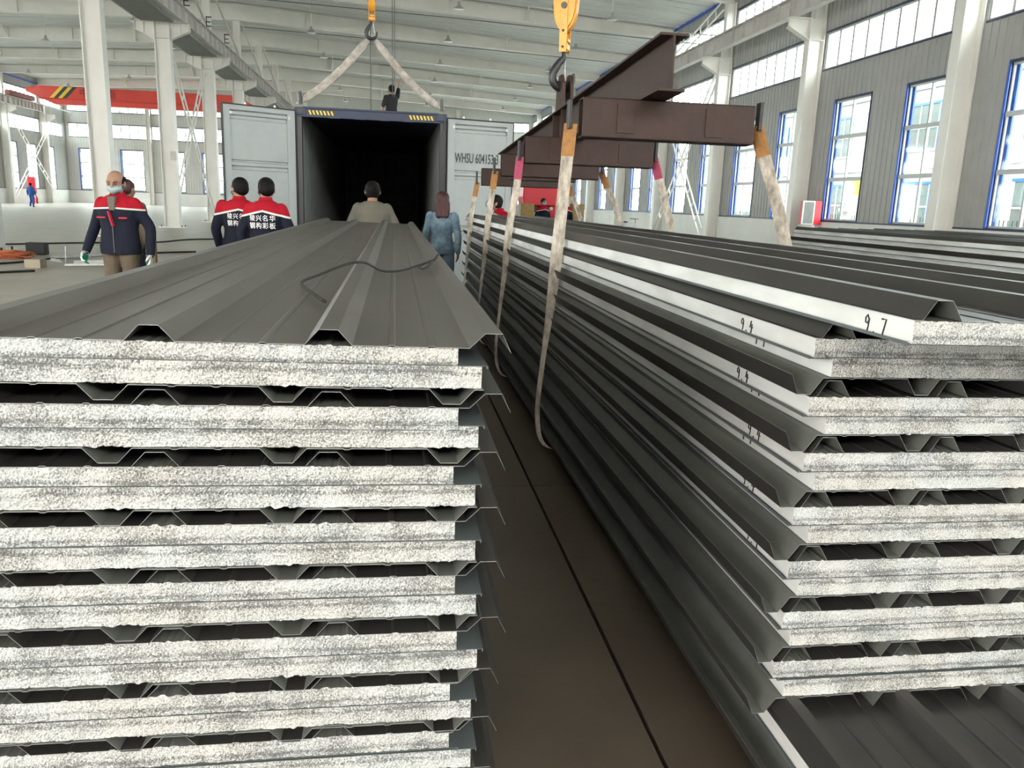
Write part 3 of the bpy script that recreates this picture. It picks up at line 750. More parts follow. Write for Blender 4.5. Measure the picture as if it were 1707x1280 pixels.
_font_curve = {}
def text_mesh(txt, size, m, name='lettering', depth=.002, spacing=1.0, bold=0, xscale=1.0):
    cu = bpy.data.curves.new(name, 'FONT'); cu.body = txt; cu.size = size; cu.extrude = depth; cu.align_x = 'CENTER'; cu.align_y = 'CENTER'
    cu.space_character = spacing; cu.offset = bold; cu.resolution_u = 3
    o = bpy.data.objects.new(name, cu); COL.objects.link(o)
    dg = bpy.context.evaluated_depsgraph_get(); me = bpy.data.meshes.new_from_object(o.evaluated_get(dg))
    bpy.data.objects.remove(o); me.materials.clear(); me.materials.append(m)
    for v in me.vertices: v.co.x *= xscale
    return me
t = link('serial_number', text_mesh('WHSU 604153 3', .225, M['black'], xscale=.50, bold=.002), rd, (.53, .012, 2.06), (PI/2, 0, 0))

# ------------------------------------------------------------------ lifting beam
sp = empty('lifting_beam', (0, 4.7, 1.985), 0, 'brown welded lifting beam hanging over the right stack', 'lifting beam')
TILT = math.radians(-2.15)
sp.rotation_euler = (TILT, 0, 0)
def sy(y): return (y-4.7)/math.cos(TILT)
b = MB(); xm = 1.455; ya, yb = sy(4.35), sy(11.2)
b.box(xm-.075, xm+.075, ya, yb, .395, .408).box(xm-.075, xm+.075, ya, yb, .115, .128).box(xm-.006, xm+.006, ya, yb, .128, .395)
b.build('main_beam', M['rust'], sp)
def cross(y, x0, x1, z0, z1, taper=False):
    b = MB(); w = .055; t = .008
    if taper: pts = [(x0, z0), (x1-.12, z0), (x1, z0+.05), (x1, z1), (x0, z1)]
    else: pts = [(x0, z0), (x1, z0), (x1, z1), (x0, z1)]
    b.prism(pts, 'y', y-w, y-w+t).prism(pts, 'y', y+w-t, y+w)
    b.box(x0, x1-(.12 if taper else 0), y-w, y+w, z0, z0+.01).box(x0, x1, y-w, y+w, z1-.01, z1)
    return b.build('cross_beam', M['rust'], sp, bevel=.003)
for y, x0, x1, z0, z1, tp in ((4.7, 1.045, 2.07, -.105, .112, 0), (6.8, 1.055, 2.14, -.08, .135, 0), (7.45, 1.2, 2.33, -.02, .11, 1), (8.4, 1.07, 2.08, -.08, .14, 0), (9.4, 1.3, 2.06, -.05, .11, 0), (10.3, 1.07, 2.13, -.07, .14, 0)):
    o = cross(sy(y), x0, x1, z0, z1, tp)
    for x in (x0+.25, x1-.25):
        MB().box(x-.05, x+.05, sy(y)-.062, sy(y)-.055, z0+.03, z1-.03).build('gusset_plate', M['rust'], o)
b = MB(); yl = sy(7.2)
for dx in (-.035, .035): b.prism([(yl-.16, .408), (yl+.16, .408), (yl+.13, .62), (yl+.05, .70), (yl-.05, .70), (yl-.13, .62)], 'x', xm+dx-.012, xm+dx+.012)
b.build('lug_plate', M['rust'], sp)
MB().tube([(xm-.07, yl, .625), (xm+.07, yl, .625)], .028, 12).build('lug_pin', M['black'], sp)
b = MB().box(xm-.06, xm+.06, yl-.20, yl-.18, .128, .395).box(xm-.06, xm+.06, yl+.18, yl+.20, .128, .395).build('web_stiffener', M['rust'], sp)
def lift(y, x, dz=0):
    p = Vector((x, sy(y), dz)); p.rotate(Euler((TILT, 0, 0))); return Vector((0, 4.7, 1.985))+p
# sling pins at the beam ends and the webbing slings
SG = 'webbing slings round the right stack'
def ribbon(b, pts, w, t=.006, m=0):
    """flat band, width along the y axis"""
    pts = smooth_path(pts, 5); n = len(pts); base = len(b.v)
    for i, p in enumerate(pts):
        d = (pts[min(i+1, n-1)]-pts[max(i-1, 0)]).normalized(); s = Vector((0, 1, 0)); nn = d.cross(s).normalized()
        ww = w(i/(n-1)) if callable(w) else w
        for a, c in ((-1, -1), (1, -1), (1, 1), (-1, 1)): b.v.append(tuple(p+s*(a*ww/2)+nn*(c*t/2)))
    for i in range(n-1):
        for j in range(4):
            j2 = (j+1) % 4; b.face([base+4*i+j, base+4*i+j2, base+4*i+4+j2, base+4*i+4+j], m)
    b.face([base, base+3, base+2, base+1], m); b.face([base+4*n-4+j for j in range(4)], m)
slings = [(4.7, .99, 2.107, 'orange_sleeve', 'orange', 'nearest'), (6.8, 1.02, 2.165, 'pink_sleeve', 'pink', 'second'), (8.4, 1.01, 2.12, 'orange_sleeve', 'orange', 'third'), (10.3, 1.02, 2.17, 'orange_sleeve', 'orange', 'furthest')]
for y, xl, xr, sm, cn, wh in slings:
    tl = lift(y, xl, -.04); tr = lift(y, xr, .0)
    ww = .078 if y < 6 else .070
    # twisted band: seen edge on and flat by turns; left and right legs join under the stack
    L1 = [tl, (xl-.02, y, 1.62), (.95, y, 1.30), (.925, y, .95), (.89, y, .58), (.87, y, .25), (.92, y, .05), (1.1, y, .012), (1.5, y, .010), (2.0, y, .012), (2.28, y, .06), (2.42, y, .4), (2.42, y, .85), (2.37, y, 1.3), tr]
    e = empty('webbing_sling', (0, 0, 0), 0, 'dirty webbing sling with %s sleeves round the right stack, %s of four' % (cn, wh), 'sling', SG)
    k1 = MB()
    def band(pts, w, m, name):
        b = MB(); pts = [Vector(p) for p in pts]; q = smooth_path(pts, 5); n = len(q)
        b.tube(q, [w/2*(1 if n < 30 else (1.0 if p.z > 1.15 else max(.42, 1-(1.15-p.z)*1.1))) for p in q], 8, flat=.16, ref=(.80, -.6, 0)) ; return b.build(name, m, e, smooth=False)
    band(L1, ww, M['webbing'], 'band')
    for p0, p1, nm in ((tl, Vector(L1[1]), 'l'), (tr, Vector(L1[-2]), 'r')):
        d = (p1-p0).normalized(); band([p0-d*.01, p0+d*.08, p0+d*.17], ww*1.08, M[sm], 'sleeve')
    for p, s in ((tl, -1), (tr, 1)):
        MB().box(p.x+s*.010-.011, p.x+s*.010+.011, y-.03, y+.03, p.z-.02, p.z+.14).build('end_stop', M['black'], e, bevel=.004)

# ------------------------------------------------------------------ crane hooks
def hook_block(name, loc, s, label, rz, rope_top):
    e = empty(name, loc, rz, label, 'crane hook'); e.scale = (s, s, s)
    # local z=0 at the bowl of the hook; sizes in metres for the big block
    b = MB(); hk = []
    for k in range(15):
        a = math.radians(20-k*17); hk.append((.0+.14*math.cos(a), 0, .14*math.sin(a)+.01))
    hk += [(-.062, 0, .175), (-.015, 0, .225), (.0, 0, .26), (.0, 0, .33)]
    hk = [Vector(p) for p in hk]; 
    rr = [.018+.0040*k if k < 9 else .050 for k in range(15)]+[.044, .038, .032, .028]
    b.tube(smooth_path(hk[::1], 2), [rr[min(i//2, len(rr)-1)] for i in range(len(hk)*2-1)], 12)
    b.build('hook', M['black'], e, rot=(0, 0, -rz+.05), smooth=True)
    MB().bar((.03, 0, .27), (.085, 0, .03), .012).build('safety_latch', M['steel'], e)
    b = MB()
    b.box(-.075, .075, -.05, .05, .33, .40).box(-.06, .06, -.06, .06, .42, .46)
    b.tube([(0, 0, .31), (0, 0, .47)], .045, 12); b.build('crosshead', M['yellow'], e, bevel=.006)
    for x in (-.085, .075):
        b = MB(); pts = [(-.045, .30), (.045, .30), (.05, .52), (.045, .95), (-.045, .95), (-.05, .52)]
        b.prism(pts, 'x', x, x+.014); b.build('side_plate', M['yellow'], e, bevel=.004)
        for z in (.36, .55): MB().tube([(x-.01, 0, z), (x+.025, 0, z)], .016, 8).build('plate_bolt', M['rust'], e)
    b = MB(); prof = []
    n = 26
    for k in range(n):
        a = 2*PI*k/n; prof.append((.165*math.cos(a)*(1.0 if math.sin(a) > 0 else .92), .84+(.26 if math.sin(a) > 0 else .30)*math.sin(a)))
    for (x0, x1, f) in ((-.072, -.05, .88), (-.05, .05, 1.0), (.05, .072, .88)):
        b.prism([(p*f, .84+(q-.84)*f) for p, q in prof], 'x', x0, x1)
    b.build('sheave_cover', M['yellow'], e, bevel=.008)
    MB().tube([(-.10, 0, .84), (.10, 0, .84)], .04, 14).build('sheave_pin', M['black'], e)
    MB().box(-.03, .03, .10, .172, .82, 1.06).build('rope_slot', M['black'], e)
    b = MB(); top = (rope_top-loc[2])/s
    for x, y in ((-.02, .14), (.02, .14), (-.02, -.14), (.02, -.14)): b.tube([(x, y, 1.0), (x, y, top)], .007, 6)
    b.build('hoist_ropes', M['rope'], e)
    return e
lugp = lift(7.2, xm, .625)
hook_block('crane_hook', (lugp.x-.02, lugp.y, lugp.z-.0+.055), .68, 'large yellow crane hook block holding the brown lifting beam', math.radians(62), 9.0)
hk2 = (-.385, 14.35, 4.14)
hook_block('crane_hook', hk2, .62, 'smaller yellow crane hook block holding the slings above the container', math.radians(8), 9.2)
e = empty('container_slings', (0, 0, 0), 0, 'pair of grey webbing slings from the hook down to the container corners', 'sling')
for cx, wide in ((-1.52, .13), (.76, .12)):
    b = MB(); p0 = Vector((hk2[0], hk2[1], hk2[2])); p1 = Vector((cx, 14.03, 3.05))
    pts = [p0+Vector((.06 if cx > 0 else -.06, 0, -.10))+(p1-p0)*t+Vector((0, 0, -.10*math.sin(PI*t))) for t in [k/14 for k in range(15)]]
    b.tube(pts, [wide/2*(.35+.65*min(1, 3*math.sin(PI*min(1, t/14+.04)))) for t in range(15)], 10, flat=.22, ref=(0, 0, 1))
    b.build('sling_band', M['webbing_grey'], e, smooth=True)
    b = MB(); b.tube([p1+Vector((0, 0, .09)), p1+Vector((.01, 0, -.10))], .028, 8); b.build('shackle', M['black'], e)
e = empty('pendant_ropes', (-.29, 24, 0), 0, 'two thin dark ropes hanging behind the container header', 'rope')
for x, z0 in ((-.62, 2.97), (-.03, 4.3), (.03, 4.3)): MB().tube([(x+.25, 0, z0), (x+.20, 0, roof_z(0))], .014 if z0 < 3 else .011, 6).build('rope', M['rope'], e)

# ------------------------------------------------------------------ red bridge crane in the far bay
e = empty('bridge_crane', (0, 78, 0), 0, 'long red overhead crane spanning the far left bay', 'overhead crane')
b = MB(); b.prism([(-31.2, 9.40), (-29.0, 8.45), (-13.2, 8.45), (-10.7, 9.1), (-10.7, 9.55), (-13.2, 9.92), (-30.0, 9.92), (-31.2, 9.7)], 'y', -.5, .5).box(-30.2, -12.6, -.58, .58, 8.86, 8.94)
b.build('box_girder', M['red_crane'], e, bevel=.05)
for x in (-31.75, -10.05):
    b = MB(); b.box(x-.22, x+.22, -2.6, 2.2, 8.83, 9.22); b.build('end_truck', M['rail_red'], e)
for k, (mt, dx) in enumerate((('hazard_yellow', 0), ('black', .34), ('hazard_yellow', .68), ('black', 1.02))):
    x = -29.3+dx; MB().prism([(x, 8.95), (x+.34, 8.95), (x+1.24, 9.90), (x+.90, 9.90)], 'y', -.515, -.502).build('diagonal_stripe', M[mt], e)
link('lettering', text_mesh('中国河南', .75, M['rail_red'], depth=.01), e, (-25.4, -.52, 9.42), (PI/2, 0, 0))

# ------------------------------------------------------------------ people
def remesh(o, v, it=2):
    md = o.modifiers.new('remesh', 'REMESH'); md.mode = 'VOXEL'; md.voxel_size = v; md.use_smooth_shade = True
    ms = o.modifiers.new('smooth', 'SMOOTH'); ms.factor = .5; ms.iterations = it
    return o

def limb(b, pts, rs, n=12):
    P = [Vector(p) for p in pts]
    q = smooth_path(P, 3); R = []
    for i in range(len(rs)-1):
        for k in range(3): R.append(rs[i]+(rs[i+1]-rs[i])*k/3)
    R.append(rs[-1]); b.tube(q, R, n)
    b.ball(P[0], rs[0]*.98, 10, 6); b.ball(P[-1], rs[-1]*.98, 10, 6)

def hand_shape(b, wrist, d, palm_n, thumb_side, curl=.5, s=1.0):
    """palm with four unequal curled fingers and a thumb leaving its side; d points along the hand"""
    w = Vector(wrist); d = Vector(d).normalized(); pn = Vector(palm_n); pn = (pn-d*pn.dot(d)).normalized(); sd = d.cross(pn).normalized()*thumb_side
    for k in range(4):
        off = sd*((1.5-k)*.0195*s); base = w+d*.078*s+off; L = (.070, .078, .073, .058)[k]*s
        p0 = w+off*.6+d*.01; p1 = base; c1 = curl*.6; c2 = curl*1.3
        p2 = p1+(d*math.cos(c1)+pn*math.sin(c1))*L*.5; p3 = p2+(d*math.cos(c2)+pn*math.sin(c2))*L*.5
        b.tube([p0, p1, p2, p3], [.017*s, .0125*s, .010*s, .0075*s], 8)
    t0 = w+d*.02*s+sd*.02*s; t1 = t0+(d*.6+sd*.75+pn*.25).normalized()*.042*s; t2 = t1+(d*.85+sd*.25+pn*.45).normalized()*.036*s
    b.tube([t0, t1, t2], [.016*s, .0125*s, .009*s], 8)

class Fig: pass
def person(name_label, loc, heading, H=1.70, pose=None, top=None, sleeve='long', legs=None, hair='short', hairm='hair', mask=False, glove=None, turn=0.0, nod=0.0,
           lean=0.0, bulk=1.0, jacket=False, vox=.010, far=False, group=None, female=False, text=None):
    """local frame: the person faces -Y, z up, metres for a 1.70 m person"""
    e = empty('person', loc, heading, name_label, 'person', group); k = H/1.70; e.scale = (k, k, k)
    P = dict(ls=(.168, .005, 1.365), le=(.25, .03, 1.11), lw=(.27, -.05, .86), rs=(-.168, .005, 1.365), re=(-.25, .03, 1.11), rw=(-.27, -.05, .86),
             lh=(.09, 0, .90), lk=(.10, -.02, .49), la=(.105, .03, .09), rh=(-.09, 0, .90), rk=(-.10, -.02, .49), ra=(-.105, .03, .09), lc=.5, rc=.5)
    if pose: P.update(pose)
    def up(p):                                     # lean the upper body forward about the hips
        v = Vector(p)
        if lean and v.z > .92:
            dz = v.z-.92; v = Vector((v.x, v.y-math.sin(lean)*dz, .92+math.cos(lean)*dz))
        return v
    f = .93 if female else 1.0
    def torso(b, g, lo=.84, hi=1.47):
        R = [(.84, .165, .115), (.92, .172, .118), (1.00, .160, .108), (1.10, .150*f, .104), (1.20, .163*f, .113), (1.30, .178*f, .118), (1.365, .170*f, .104), (1.41, .128*f, .086), (1.45, .078, .066), (1.48, .06, .06)]
        rr = []
        for z, rx, ry in R:
            if lo-.001 <= z <= hi: c = up((0, 0, z)); rr.append((c.x, c.y+(.012 if z > 1.1 else 0), c.z, (rx+g)*bulk, (ry+g)*bulk))
        b.rings(rr, 20)
    # body: one continuous skin under the clothes
    b = MB(); torso(b, -.006)
    neck0, neck1 = up((0, .01, 1.42)), up((0, -.005, 1.53)); limb(b, [neck0, neck1], [.062, .055])
    hc = up((0, -.018, 1.578)); hr = Euler((-nod-lean*.4, 0, turn)).to_matrix()
    def hp(x, y, z): return hc+hr @ Vector((x*1.10, y*1.08, z*1.03))
    hb = MB()
    hb.ball((0, .012, .022), (.076, .094, .096), 18, 12); hb.ball((0, -.022, -.045), (.058, .068, .066), 16, 10); hb.ball((0, -.062, -.085), (.030, .026, .022), 12, 8)
    hb.tube([(0, -.085, .018), (0, -.104, -.018), (0, -.108, -.030)], [.009, .013, .014], 8); hb.ball((0, -.098, -.030), (.019, .014, .010), 10, 6)
    hb.ball((0, -.086, -.060), (.024, .012, .006), 10, 6); hb.ball((0, -.086, -.068), (.021, .011, .006), 10, 6)
    for s in (-1, 1):
        hb.ball((s*.080, .010, -.012), (.010, .020, .032), 10, 8); hb.ball((s*.042, -.070, -.028), (.022, .016, .018), 10, 6)
        hb.tube([(s*.010, -.090, .026), (s*.034, -.090, .034), (s*.056, -.074, .026)], .008, 6)
    n0 = len(b.v); b.v += [tuple(hp(*v)) for v in hb.v]; b.f += [[i+n0 for i in q] for q in hb.f]; b.m += [0]*len(hb.f)
    hands = []
    for s, sh, el, wr in ((1, 'ls', 'le', 'lw'), (-1, 'rs', 're', 'rw')):
        a, c, d = up(P[sh]), up(P[el]) if P.get('upabs') is None else Vector(P[el]), Vector(P[wr]) if (lean or P.get('upabs')) else up(P[wr])
        if lean: c = Vector(P[el]); 
        limb(b, [a, (a+c)/2, c, (c+d)/2, d], [.052, .046, .038, .034, .025])
        dd = (d-c).normalized(); pn = Vector((-s, -.2, 0)); hands.append((d, dd, pn, s, a, c))
        if not glove: hand_shape(b, d, dd, pn, -s if s > 0 else -s, P['lc'] if s > 0 else P['rc'])
    for h_, k_, a_ in (('lh', 'lk', 'la'), ('rh', 'rk', 'ra')):
        h, kn, an = Vector(P[h_]), Vector(P[k_]), Vector(P[a_]); limb(b, [h, (h+kn)/2, kn, (kn+an)/2, an], [.082, .070, .052, .046, .034])
    body = b.build('body', M['skin'], e); remesh(body, .0085 if not far else .016, 2)
    # eyes and brows
    if not far:
        b = MB()
        for s in (-1, 1): b.ball(hp(s*.032, -.084, .004), (.012, .006, .006), 8, 6)
        b.build('eyes', M['black'], e)
        b = MB()
        for s in (-1, 1): b.tube([hp(s*.014, -.093, .024), hp(s*.034, -.092, .031), hp(s*.054, -.076, .024)], [.003, .004, .002], 6)
        b.build('eyebrows', M['hair'], e)
    # hair
    hb = MB()
    if hair == 'short':
        hb.ball((0, .022, .038), (.083, .098, .092), 20, 14); hb.ball((0, .050, .0), (.078, .072, .078), 18, 12)
        for s in (-1, 1): hb.ball((s*.052, .012, .01), (.033, .055, .052), 12, 8)
    elif hair == 'bald':
        for s in (-1, 1): hb.ball((s*.062, .030, .014), (.024, .062, .046), 12, 8)
        hb.ball((0, .070, .010), (.070, .044, .052), 12, 8)
    elif hair == 'long':
        hb.ball((0, .020, .036), (.086, .100, .094), 20, 14); hb.ball((0, .058, -.03), (.086, .066, .11), 18, 12)
        for s in (-1, 0, 1): hb.tube([(s*.045, .070, -.02), (s*.050, .095, -.12), (s*.045, .105, -.21), (s*.028, .10, -.27)], [.050, .048, .040, .016], 12)
    elif hair == 'tail':
        hb.ball((0, .018, .036), (.082, .096, .090), 20, 14); hb.ball((0, .055, .0), (.074, .066, .074), 18, 12)
        hb.tube([(0, .10, .04), (0, .145, .02), (0, .15, -.08), (0, .13, -.16)], [.026, .034, .032, .012], 10)
    b = MB(); b.v = [tuple(hp(*v)) for v in hb.v]; b.f = hb.f; b.m = hb.m
    # keep the face clear: drop hair vertices behind the hairline plane
    o = b.build('hair', M[hairm], e); remesh(o, .008 if not far else .014, 1)
    if mask:
        mb = MB(); n = 9; base = 0
        for j, (z, w, yy) in enumerate(((-.018, .060, -.100), (-.04, .070, -.120), (-.06, .066, -.112), (-.096, .040, -.092))):
            for i in range(n):
                t = (i/(n-1)-.5)*2; mb.v.append(tuple(hp(w*math.sin(t*1.25)*1.08, yy+.085*(1-math.cos(t*1.25))*1.15, z+.006*abs(t))))
        for j in range(3):
            for i in range(n-1): a = j*n+i; mb.face([a, a+1, a+n+1, a+n])
        o = mb.build('face_mask', M['mask'], e, smooth=True); md = o.modifiers.new('t', 'SOLIDIFY'); md.thickness = .003
        mb = MB()
        for s in (-1, 1):
            for z in (-.008, -.085): mb.tube([hp(s*.062, -.066, z), hp(s*.078, -.03, (z-.012)/2-.006), hp(s*.084, .018, -.012)], .0018, 5)
        mb.build('mask_loop', M['mask'], e)
    # top garment
    b = MB(); torso(b, .022 if jacket else .012, .84 if jacket else .84, 1.456 if jacket else 1.452)
    g = 1.30 if jacket else 1.16
    for d, dd, pn, s, a, c in hands:
        if sleeve == 'long': limb(b, [a, a+(c-a)*.22, (a+c)/2, c, (c+d)/2, d-dd*.012], [.056*g, .054*g, .047*g, .044*g, .041*g, .034*g])
        else: limb(b, [a, a+(c-a)*.5, a+(c-a)*.98], [.060*g, .054*g, .052*g])
    if jacket: c = up((0, .008, 1.46)); b.rings([(c.x, c.y, c.z-.03, .085, .078), (c.x, c.y, c.z+.035, .070, .066)], 18)
    o = b.build('jacket' if jacket else 'shirt', top, e); remesh(o, .011 if not far else .02, 2)
    garment = o
    # trousers and shoes
    b = MB(); torso(b, .014, .84, .93)
    for h_, k_, a_ in (('lh', 'lk', 'la'), ('rh', 'rk', 'ra')):
        h, kn, an = Vector(P[h_]), Vector(P[k_]), Vector(P[a_]); limb(b, [h, (h+kn)/2, kn, (kn+an)/2, an], [.100*bulk, .088, .072, .066, .060])
    o = b.build('trousers', legs, e); remesh(o, .012 if not far else .02, 2)
    for a_, s in (('la', 1), ('ra', -1)):
        an = Vector(P[a_]); b = MB(); z0 = an.z-.09
        b.tube([an+Vector((0, .03, -.045)), an+Vector((0, -.03, -.045)), an+Vector((s*.01, -.13, -.062)), an+Vector((s*.015, -.18, -.066))], [.042, .046, .042, .022], 12)
        for i, v in enumerate(b.v): b.v[i] = (v[0], v[1], max(v[2], z0))
        b.build('shoe', M['shoe'], e, smooth=True)
    if glove:
        for d, dd, pn, s, a, c in hands:
            b = MB(); hand_shape(b, d, dd, pn, -s, P['lc'] if s > 0 else P['rc'], 1.12); o = b.build('glove', M['glove_white'], e); remesh(o, .006, 1)
            if glove == 'green':
                b = MB(); w2 = d+pn.normalized()*.012+dd*.02; hand_shape(b, w2, dd, pn, -s, (P['lc'] if s > 0 else P['rc'])+.1, 1.0)
                q = b.build('glove_coating', M['glove_green'], o); remesh(q, .006, 1)
            b = MB(); b.tube([d-dd*.05, d+dd*.012], [.036, .034], 12); b.build('glove_cuff', M['glove_white'], o)
    return e, up

def jacket_material(front):
    """red yoke over navy cloth with a pale reflective stripe between (its colours belong to the cloth)"""
    Mx = bpy.data.materials.new('work_jacket'); Mx.use_nodes = True; nt = Mx.node_tree; n = nt.nodes; L = nt.links
    p = n['Principled BSDF']; p.inputs['Roughness'].default_value = .85; p.inputs['Specular IOR Level'].default_value = .25
    tc = n.new('ShaderNodeTexCoord'); sp_ = n.new('ShaderNodeSeparateXYZ'); L.new(tc.outputs['Object'], sp_.inputs[0])
    ab = n.new('ShaderNodeMath'); ab.operation = 'ABSOLUTE'; L.new(sp_.outputs[0], ab.inputs[0])
    mu = n.new('ShaderNodeMath'); mu.operation = 'MULTIPLY_ADD'; mu.inputs[1].default_value = .06 if front else .24; L.new(ab.outputs[0], mu.inputs[0]); L.new(sp_.outputs[2], mu.inputs[2])
    cr = n.new('ShaderNodeValToRGB'); cr.color_ramp.interpolation = 'CONSTANT'; e = cr.color_ramp.elements
    mr = n.new('ShaderNodeMapRange'); mr.inputs[1].default_value = 1.2; mr.inputs[2].default_value = 1.5; L.new(mu.outputs[0], mr.inputs[0]); L.new(mr.outputs[0], cr.inputs[0])
    z = .38 if front else .44
    e[0].position = 0; e[0].color = (.010, .012, .024, 1); e[1].position = z; e[1].color = (.68, .66, .60, 1)
    q = e.new(z+(.055 if front else .07)); q.color = (.36, .006, .018, 1)
    L.new(cr.outputs[0], p.inputs['Base Color'])
    nb = n.new('ShaderNodeTexNoise'); nb.inputs['Scale'].default_value = 9; nb.inputs['Detail'].default_value = 3; L.new(tc.outputs['Object'], nb.inputs['Vector'])
    bp = n.new('ShaderNodeBump'); bp.inputs['Strength'].default_value = .7; bp.inputs['Distance'].default_value = .03; L.new(nb.outputs[0], bp.inputs['Height']); L.new(bp.outputs[0], p.inputs['Normal'])
    return Mx
M['jacket'] = jacket_material(False); M['jacket_front'] = jacket_material(True)

def back_text(e, lines, zc, size, xs=1.0, y=.172):
    for i, t in enumerate(lines):
        me = text_mesh(t, size, M['white_print'], spacing=1.22, bold=.0006, xscale=xs, depth=.004)
        for v in me.vertices: v.co.z += 0; 
        for v in me.vertices:
            x = v.co.x; v.co.z = v.co.z-(x*x)*1.3
        link('lettering', me, e, (0, y, zc-i*size*1.12), (PI/2, 0, PI))

# bald man in front, facing the camera
e, up_ = person('bald worker in red and navy jacket, mask and green gloves, facing the camera', (-2.86, 9.1, 0), math.radians(-8), 1.685,
    dict(le=(.30, .05, 1.12), lw=(.335, -.06, .84), re=(-.29, .06, 1.12), rw=(-.33, -.09, .86), lc=.8, rc=1.1), M['jacket_front'], 'long', M['khaki'], 'bald', 'hair', True, 'green', turn=.05, nod=-.22, bulk=1.10, jacket=True)
b = MB(); b.prism([(-.028, 1.30), (.028, 1.30), (.040, 1.44), (-.040, 1.44)], 'y', -.150, -.110); b.build('undershirt', M['tee'], e)
b = MB(); b.box(.07, .155, -.162, -.148, 1.215, 1.23).box(-.155, -.07, -.162, -.148, 1.215, 1.23); b.build('pocket_piping', M['red_print'], e)
b = MB(); b.bar((-.03, -.158, 1.29), (.01, -.160, 1.14), .045, .012); b.build('lapel', M['red_print'], e)
MB().box(-.003, .003, -.156, -.150, .86, 1.16).build('zip', M['black'], e)
person('person with tied reddish hair half hidden behind the bald worker', (-3.16, 10.4, 0), math.radians(165), 1.62, None, M['khaki'], 'long', M['navy_cloth'], 'tail', 'hair_red', far=True, jacket=True)
# two men seen from behind
e, _ = person('dark haired worker in red and navy jacket seen from behind, by the container door', (-1.40, 9.35, 0), math.radians(172), 1.675,
    dict(le=(.27, .04, 1.12), lw=(.27, -.06, .86), re=(-.28, .03, 1.12), rw=(-.27, -.05, .86)), M['jacket'], 'long', M['navy_cloth'], 'short', 'hair', True, turn=.42, bulk=1.06, jacket=True)
back_text(e, ('骏兴名华', '钢构彩板'), 1.262, .072, .92)
e, _ = person('worker in the same red and navy jacket, left of the other back turned worker', (-1.77, 9.85, 0), math.radians(184), 1.675,
    dict(le=(.27, .04, 1.12), lw=(.25, -.10, .88), re=(-.28, .03, 1.12), rw=(-.27, -.05, .86), ls=(.19, 0, 1.38)), M['jacket'], 'long', M['navy_cloth'], 'short', 'hair', True, glove='green', turn=.62, bulk=1.06, jacket=True)
back_text(e, ('骏兴名华', '钢构彩板'), 1.262, .070, .84)
# man bending over the end of the left stack
person('man in grey green T-shirt leaning on the far end of the left stack', (-.27, 10.15, 0), math.radians(180), 1.74,
    dict(upabs=1, le=(.275, -.10, 1.12), lw=(.255, -.22, .94), re=(-.285, -.12, 1.13), rw=(-.40, -.20, .99), lc=.3, rc=.9), M['tee'], 'short', M['khaki'], 'short', 'hair', lean=.28, bulk=1.12, nod=.35)
# woman in denim
person('woman with long dark red hair in a washed denim jacket', (.63, 11.0, 0), math.radians(170), 1.62,
    dict(le=(.23, .03, 1.10), lw=(.225, -.02, .86), re=(-.23, .03, 1.10), rw=(-.225, -.04, .86)), M['denim'], 'long', M['denim_dark'], 'long', 'hair_red', turn=.1, female=True, bulk=.95)
# worker at the end of the right stack, stooping to the left
person('dark haired worker in red jacket stooping at the far end of the right stack', (1.80, 12.3, 0), math.radians(-80), 1.70,
    dict(upabs=1, le=(.24, -.34, 1.14), lw=(.20, -.52, .98), re=(-.24, -.34, 1.14), rw=(-.20, -.52, .98)), M['jacket'], 'long', M['navy_cloth'], 'short', 'hair', True, lean=.50, jacket=True, nod=.1)
# on top of the container, arm raised
person('worker in black on the container roof with one arm raised', (-.10, 24.2, 2.93), math.radians(205), 1.70,
    dict(le=(.27, .04, 1.12), lw=(.28, -.06, .88), rs=(-.18, 0, 1.40), re=(-.26, -.10, 1.62), rw=(-.32, -.14, 1.86), rc=1.2), M['black_cloth'], 'short', M['black_cloth'], 'short', 'hair', True, far=True)
# distant figures
person('worker in blue overalls walking away by the far left windows', (-26.4, 65, 0), math.radians(180), 1.72,
    dict(lk=(.10, -.12, .50), la=(.10, .10, .14), rk=(-.1, .04, .5), ra=(-.1, .06, .09)), M['blue_cloth'], 'long', M['blue_cloth'], 'short', 'hair', far=True, jacket=True)
person('worker in red and navy standing left of the red machine', (4.95, 27.3, 0), math.radians(20), 1.70, None, M['jacket'], 'long', M['navy_cloth'], 'short', 'hair', True, far=True, jacket=True)
person('dark haired worker right of the red machine, seen from behind', (5.52, 26.6, 0), math.radians(170), 1.74, None, M['jacket'], 'long', M['navy_cloth'], 'short', 'hair', far=True, jacket=True)

# ------------------------------------------------------------------ red lift truck far behind the right stack
e = empty('red_machine', (5.05, 29.0, 0), 0, 'red hooded machine on wheels standing beyond the right stack', 'machine')
b = MB(); b.prism([(-.55, 1.45), (.55, 1.45), (.62, 1.75), (.60, 2.12), (-.60, 2.12), (-.62, 1.75)], 'y', -.5, .9); b.build('hood', M['red_box'], e, bevel=.04)
b = MB(); b.box(-.6, .6, -.35, .9, .75, 1.45); b.build('engine', M['black'], e, bevel=.02)
b = MB(); b.box(-.62, -.40, -.42, -.35, .95, 1.5).box(.40, .62, -.42, -.35, .95, 1.5).box(-.62, .62, -.42, -.35, .78, .95); b.build('mudguard', M['red_box'], e)
for x, z in ((-.62, 1.55), (.0, 1.58), (.34, 1.52)): MB().tube([(x+.08, -.44, z-.15), (x+.08, -.34, z-.15)], .06, 12).build('headlamp', M['steel'], e)
for s in (-1, 1):
    o = MB().tube([(s*.50, 0, .40), (s*.74, 0, .40)], .40, 20).build('wheel', M['rubber'], e); MB().tube([(s*.75, 0, .40), (s*.76, 0, .40)], .18, 14).build('hub', M['red_box'], o)
MB().box(-.3, .3, -.46, -.36, 1.08, 1.22).build('grille', M['steel'], e)
